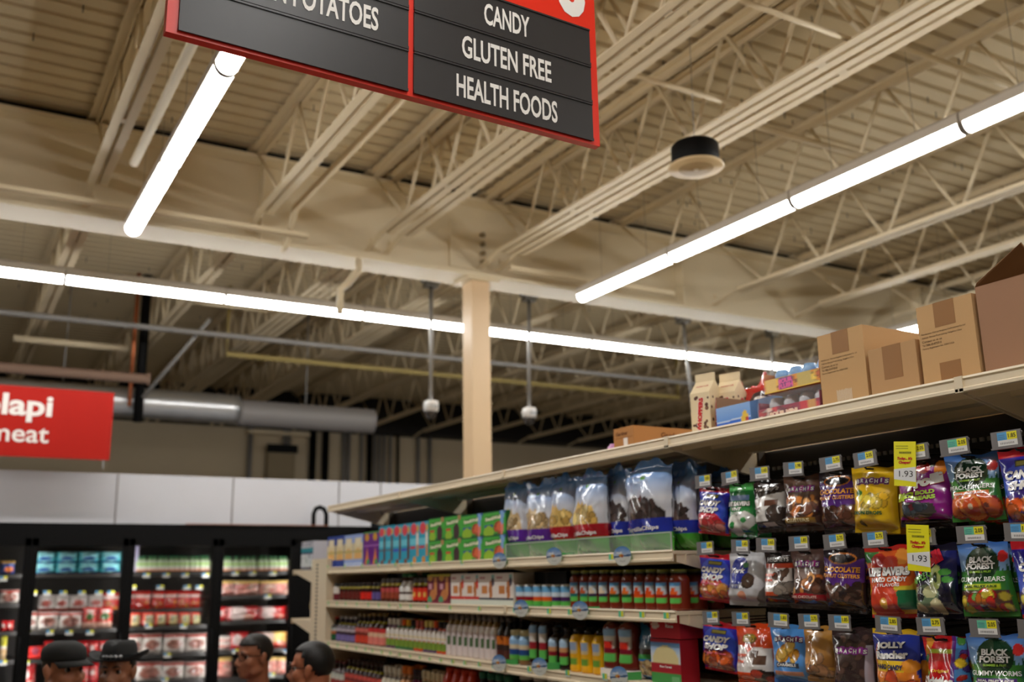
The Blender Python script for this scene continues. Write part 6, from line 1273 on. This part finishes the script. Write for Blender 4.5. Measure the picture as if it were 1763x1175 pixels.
def hair_cap(root, hz, colour, front=.055, thick=.011, side=-.005, back=-.075, mtn='hair'):
    b = MB(); n, m_ = 36, 22; vs = []; idx = {}; fs = []
    c = Vector((0, .012, hz+.03)); r = Vector((.074+thick, .094+thick, .083+thick))
    for j in range(m_+1):
        ph = PI*.78*j/m_
        for i in range(n):
            t = 2*PI*i/n; d = Vector((math.sin(ph)*math.sin(t), -math.sin(ph)*math.cos(t), math.cos(ph)))
            k = 1+.012*mnoise.noise(d*9)
            idx[j, i] = len(vs); vs.append((c.x+r.x*d.x*k, c.y+r.y*d.y*k, c.z+r.z*d.z*k))
    def keep(p):
        yy = p[1]-.012; z = p[2]-hz; ax = abs(p[0])
        lim = front if yy < -.045 else (front+(side-front)*min(1, (yy+.045)/.03) if yy < -.015 else (side+.035 if yy < .03 and False else (side if yy < .012 else side+(back-side)*min(1, (yy-.012)/.05))))
        return z > lim
    for j in range(m_):
        for i in range(n):
            q = (idx[j, i], idx[j, (i+1) % n], idx[j+1, (i+1) % n], idx[j+1, i])
            if all(keep(vs[a]) for a in q): fs.append(q[::-1])
    b.add(vs, fs, (255, 255, 255), True)
    me = b.mesh('hair'); bm = bmesh.new(); bm.from_mesh(me); bmesh.ops.delete(bm, geom=[v for v in bm.verts if not v.link_faces], context='VERTS'); bmesh.ops.recalc_face_normals(bm, faces=bm.faces); bm.to_mesh(me); bm.free()
    me.materials.append(mat('hair_%d' % colour[0], colour, rough=.45, spec=.4, bump=(160, .5, .004))); me.polygons.foreach_set('use_smooth', [True]*len(me.polygons))
    o = link('hair', me, root); s_ = o.modifiers.new('t', 'SOLIDIFY'); s_.thickness = .018; s_.offset = -1
    return o
def glasses(root, hz):
    b = MB()
    for s_ in (-1, 1):
        P = [(s_*.034+.024*math.cos(2*PI*k/16), -.094+.008*abs(math.cos(2*PI*k/16))*(1 if s_*math.cos(2*PI*k/16) > 0 else 0), hz-.002+.017*math.sin(2*PI*k/16)) for k in range(17)]
        b.tube(P, .0022, 6, caps=False); b.tube([(s_*.058, -.086, hz+.004), (s_*.078, -.06, hz+.006), (s_*.083, .02, hz+.006), (s_*.081, .035, hz-.01)], .0024, 6)
    b.tube([(-.011, -.097, hz+.002), (0, -.099, hz+.005), (.011, -.097, hz+.002)], .002, 6)
    g = b.build('glasses', BLACK, root)
RIGHT = Vector((cr.x, cr.y, 0)).normalized()
def fd(p, rgt, tow):
    tw = Vector((-p[0], -p[1], 0)).normalized(); d = RIGHT*rgt+tw*tow; return d.normalized()
def hat(root, hz, kind, colour):
    b = MB(); c = (0, .012, 0)
    if kind == 'cowboy':
        rings = []; n = 32
        prof = [(.16, .058), (.162, .062), (.125, .056), (.1, .054), (.094, .062), (.091, .09), (.085, .122), (.072, .142), (.045, .145), (0.012, .137)]
        vs = []
        for r, z in prof:
            for i in range(n):
                t = 2*PI*i/n; sx, sy = math.sin(t), math.cos(t)
                rr = r; up = .0
                if r > .11: up = .035*abs(sx)**3*((r-.1)/.06); rr = r*(1-.08*abs(sx))
                crease = -.022*max(0, 1-abs(sx)*r/.028) if z > .13 else 0
                vs.append((rr*sx*.9, c[1]-rr*sy*1.05, hz+z+up+crease))
        fs = [(j*n+i, j*n+(i+1) % n, (j+1)*n+(i+1) % n, (j+1)*n+i) for j in range(len(prof)-1) for i in range(n)]+[tuple((len(prof)-1)*n+i for i in range(n))]
        b.add(vs, fs, (255, 255, 255), True)
        o = b.build('hat', mat('black_felt', colour, rough=.8), root); s_ = o.modifiers.new('t', 'SOLIDIFY'); s_.thickness = .004
        b = MB(); b.lathe([(.0955, hz+.062), (.0965, hz+.066), (.0945, hz+.08), (.093, hz+.082)], 30, (0, .012, 0), sy=1.05); h2 = b.build('hat_band', BLACK, root); h2.scale = (.9, 1, 1)
        for k in (-.5, -.25, 0, .25, .5):
            b = MB(); ellipsoid(b, (0, 0, 0), (.011, .004, .008)); b.build('concho', GALV, root, (math.sin(k)*.088, .012-math.cos(k)*.103, hz+.071), (0, 0, k))
    else:
        n = 32; prof = [(.083, .036), (.0865, .046), (.088, .066), (.083, .088), (.066, .106), (.04, .117), (.0, .121)]
        vs = [(r*math.sin(2*PI*i/n)*.98, c[1]-r*math.cos(2*PI*i/n)*1.2, hz+z) for r, z in prof for i in range(n)]
        fs = [(j*n+i, j*n+(i+1) % n, (j+1)*n+(i+1) % n, (j+1)*n+i) for j in range(len(prof)-1) for i in range(n)]
        b.add(vs, fs, (255, 255, 255), True); h_ = b.build('cap', mat('dark_cap_cloth', colour, rough=.85, var=(40, .2)), root); s_ = h_.modifiers.new('t', 'SOLIDIFY'); s_.thickness = .004
        b = MB(); P = []; Q = []
        for i in range(13):
            t = -1.15+2.3*i/12; P.append((.084*math.sin(t), .012-.1*math.cos(t), hz+.034)); Q.append((.084*math.sin(t), .012-.1*math.cos(t)-.068*math.cos(t)**.7, hz+.018-.012*math.sin(t)**2))
        b.add(P+Q, [(i, i+1, 14+i, 13+i) for i in range(12)], (255, 255, 255), True); v_ = b.build('visor', mat('dark_cap_cloth'), root); s_ = v_.modifiers.new('t', 'SOLIDIFY'); s_.thickness = .005
SKIN = (176, 116, 84)
def place(px, Y): return ony(px, 1140, Y).x
p = (place(112, 4.9), 4.9); r_, hz = person('man in a dark cap looking right at the far end of the aisle', p[0], p[1], fd(p, .78, .62), 1.66, (178, 118, 88), (60, 50, 46), jacket=(22, 20, 20)); hair_cap(r_, hz, (24, 20, 18), front=.05, thick=.004, side=-.01, back=-.06); hat(r_, hz, 'cap', (20, 20, 18))
p = (place(203, 5.35), 5.35); r_, hz = person('man in a black wide brimmed hat and lavender shirt', p[0], p[1], fd(p, -.35, .93), 1.605, (150, 98, 68), (142, 142, 186), collar=(150, 150, 192)); hair_cap(r_, hz, (22, 20, 18), front=.05, thick=.004, side=-.01, back=-.06); hat(r_, hz, 'cowboy', (9, 9, 9))
p = (place(436, 5.55), 5.55); r_, hz = person('bareheaded man with glasses, red collar and dark jacket, facing left', p[0], p[1], fd(p, -.76, .65), 1.626, (168, 108, 78), (190, 50, 36), hair=(48, 44, 42), jacket=(14, 13, 14), collar=(206, 56, 40)); hair_cap(r_, hz, (24, 22, 21), front=.06, thick=.007, side=.0, back=-.06); glasses(r_, hz)
b = MB(); b.tube([(.10, -.05, hz-.165), (.09, -.095, hz-.24), (.06, -.11, hz-.36)], .022, 8, (80, 60, 160)); b.build('scarf', mat('purple_cloth', rough=.8, attr=True), r_)
p = (place(535, 4.65), 4.65); r_, hz = person('dark haired man with glasses seen in profile beside the endcap, nearest to the shelf', p[0], p[1], fd(p, -.97, -.12), 1.622, (180, 112, 80), (150, 40, 60)); hair_cap(r_, hz, (11, 10, 10), front=.078, thick=.009, side=-.005, back=-.085); glasses(r_, hz)
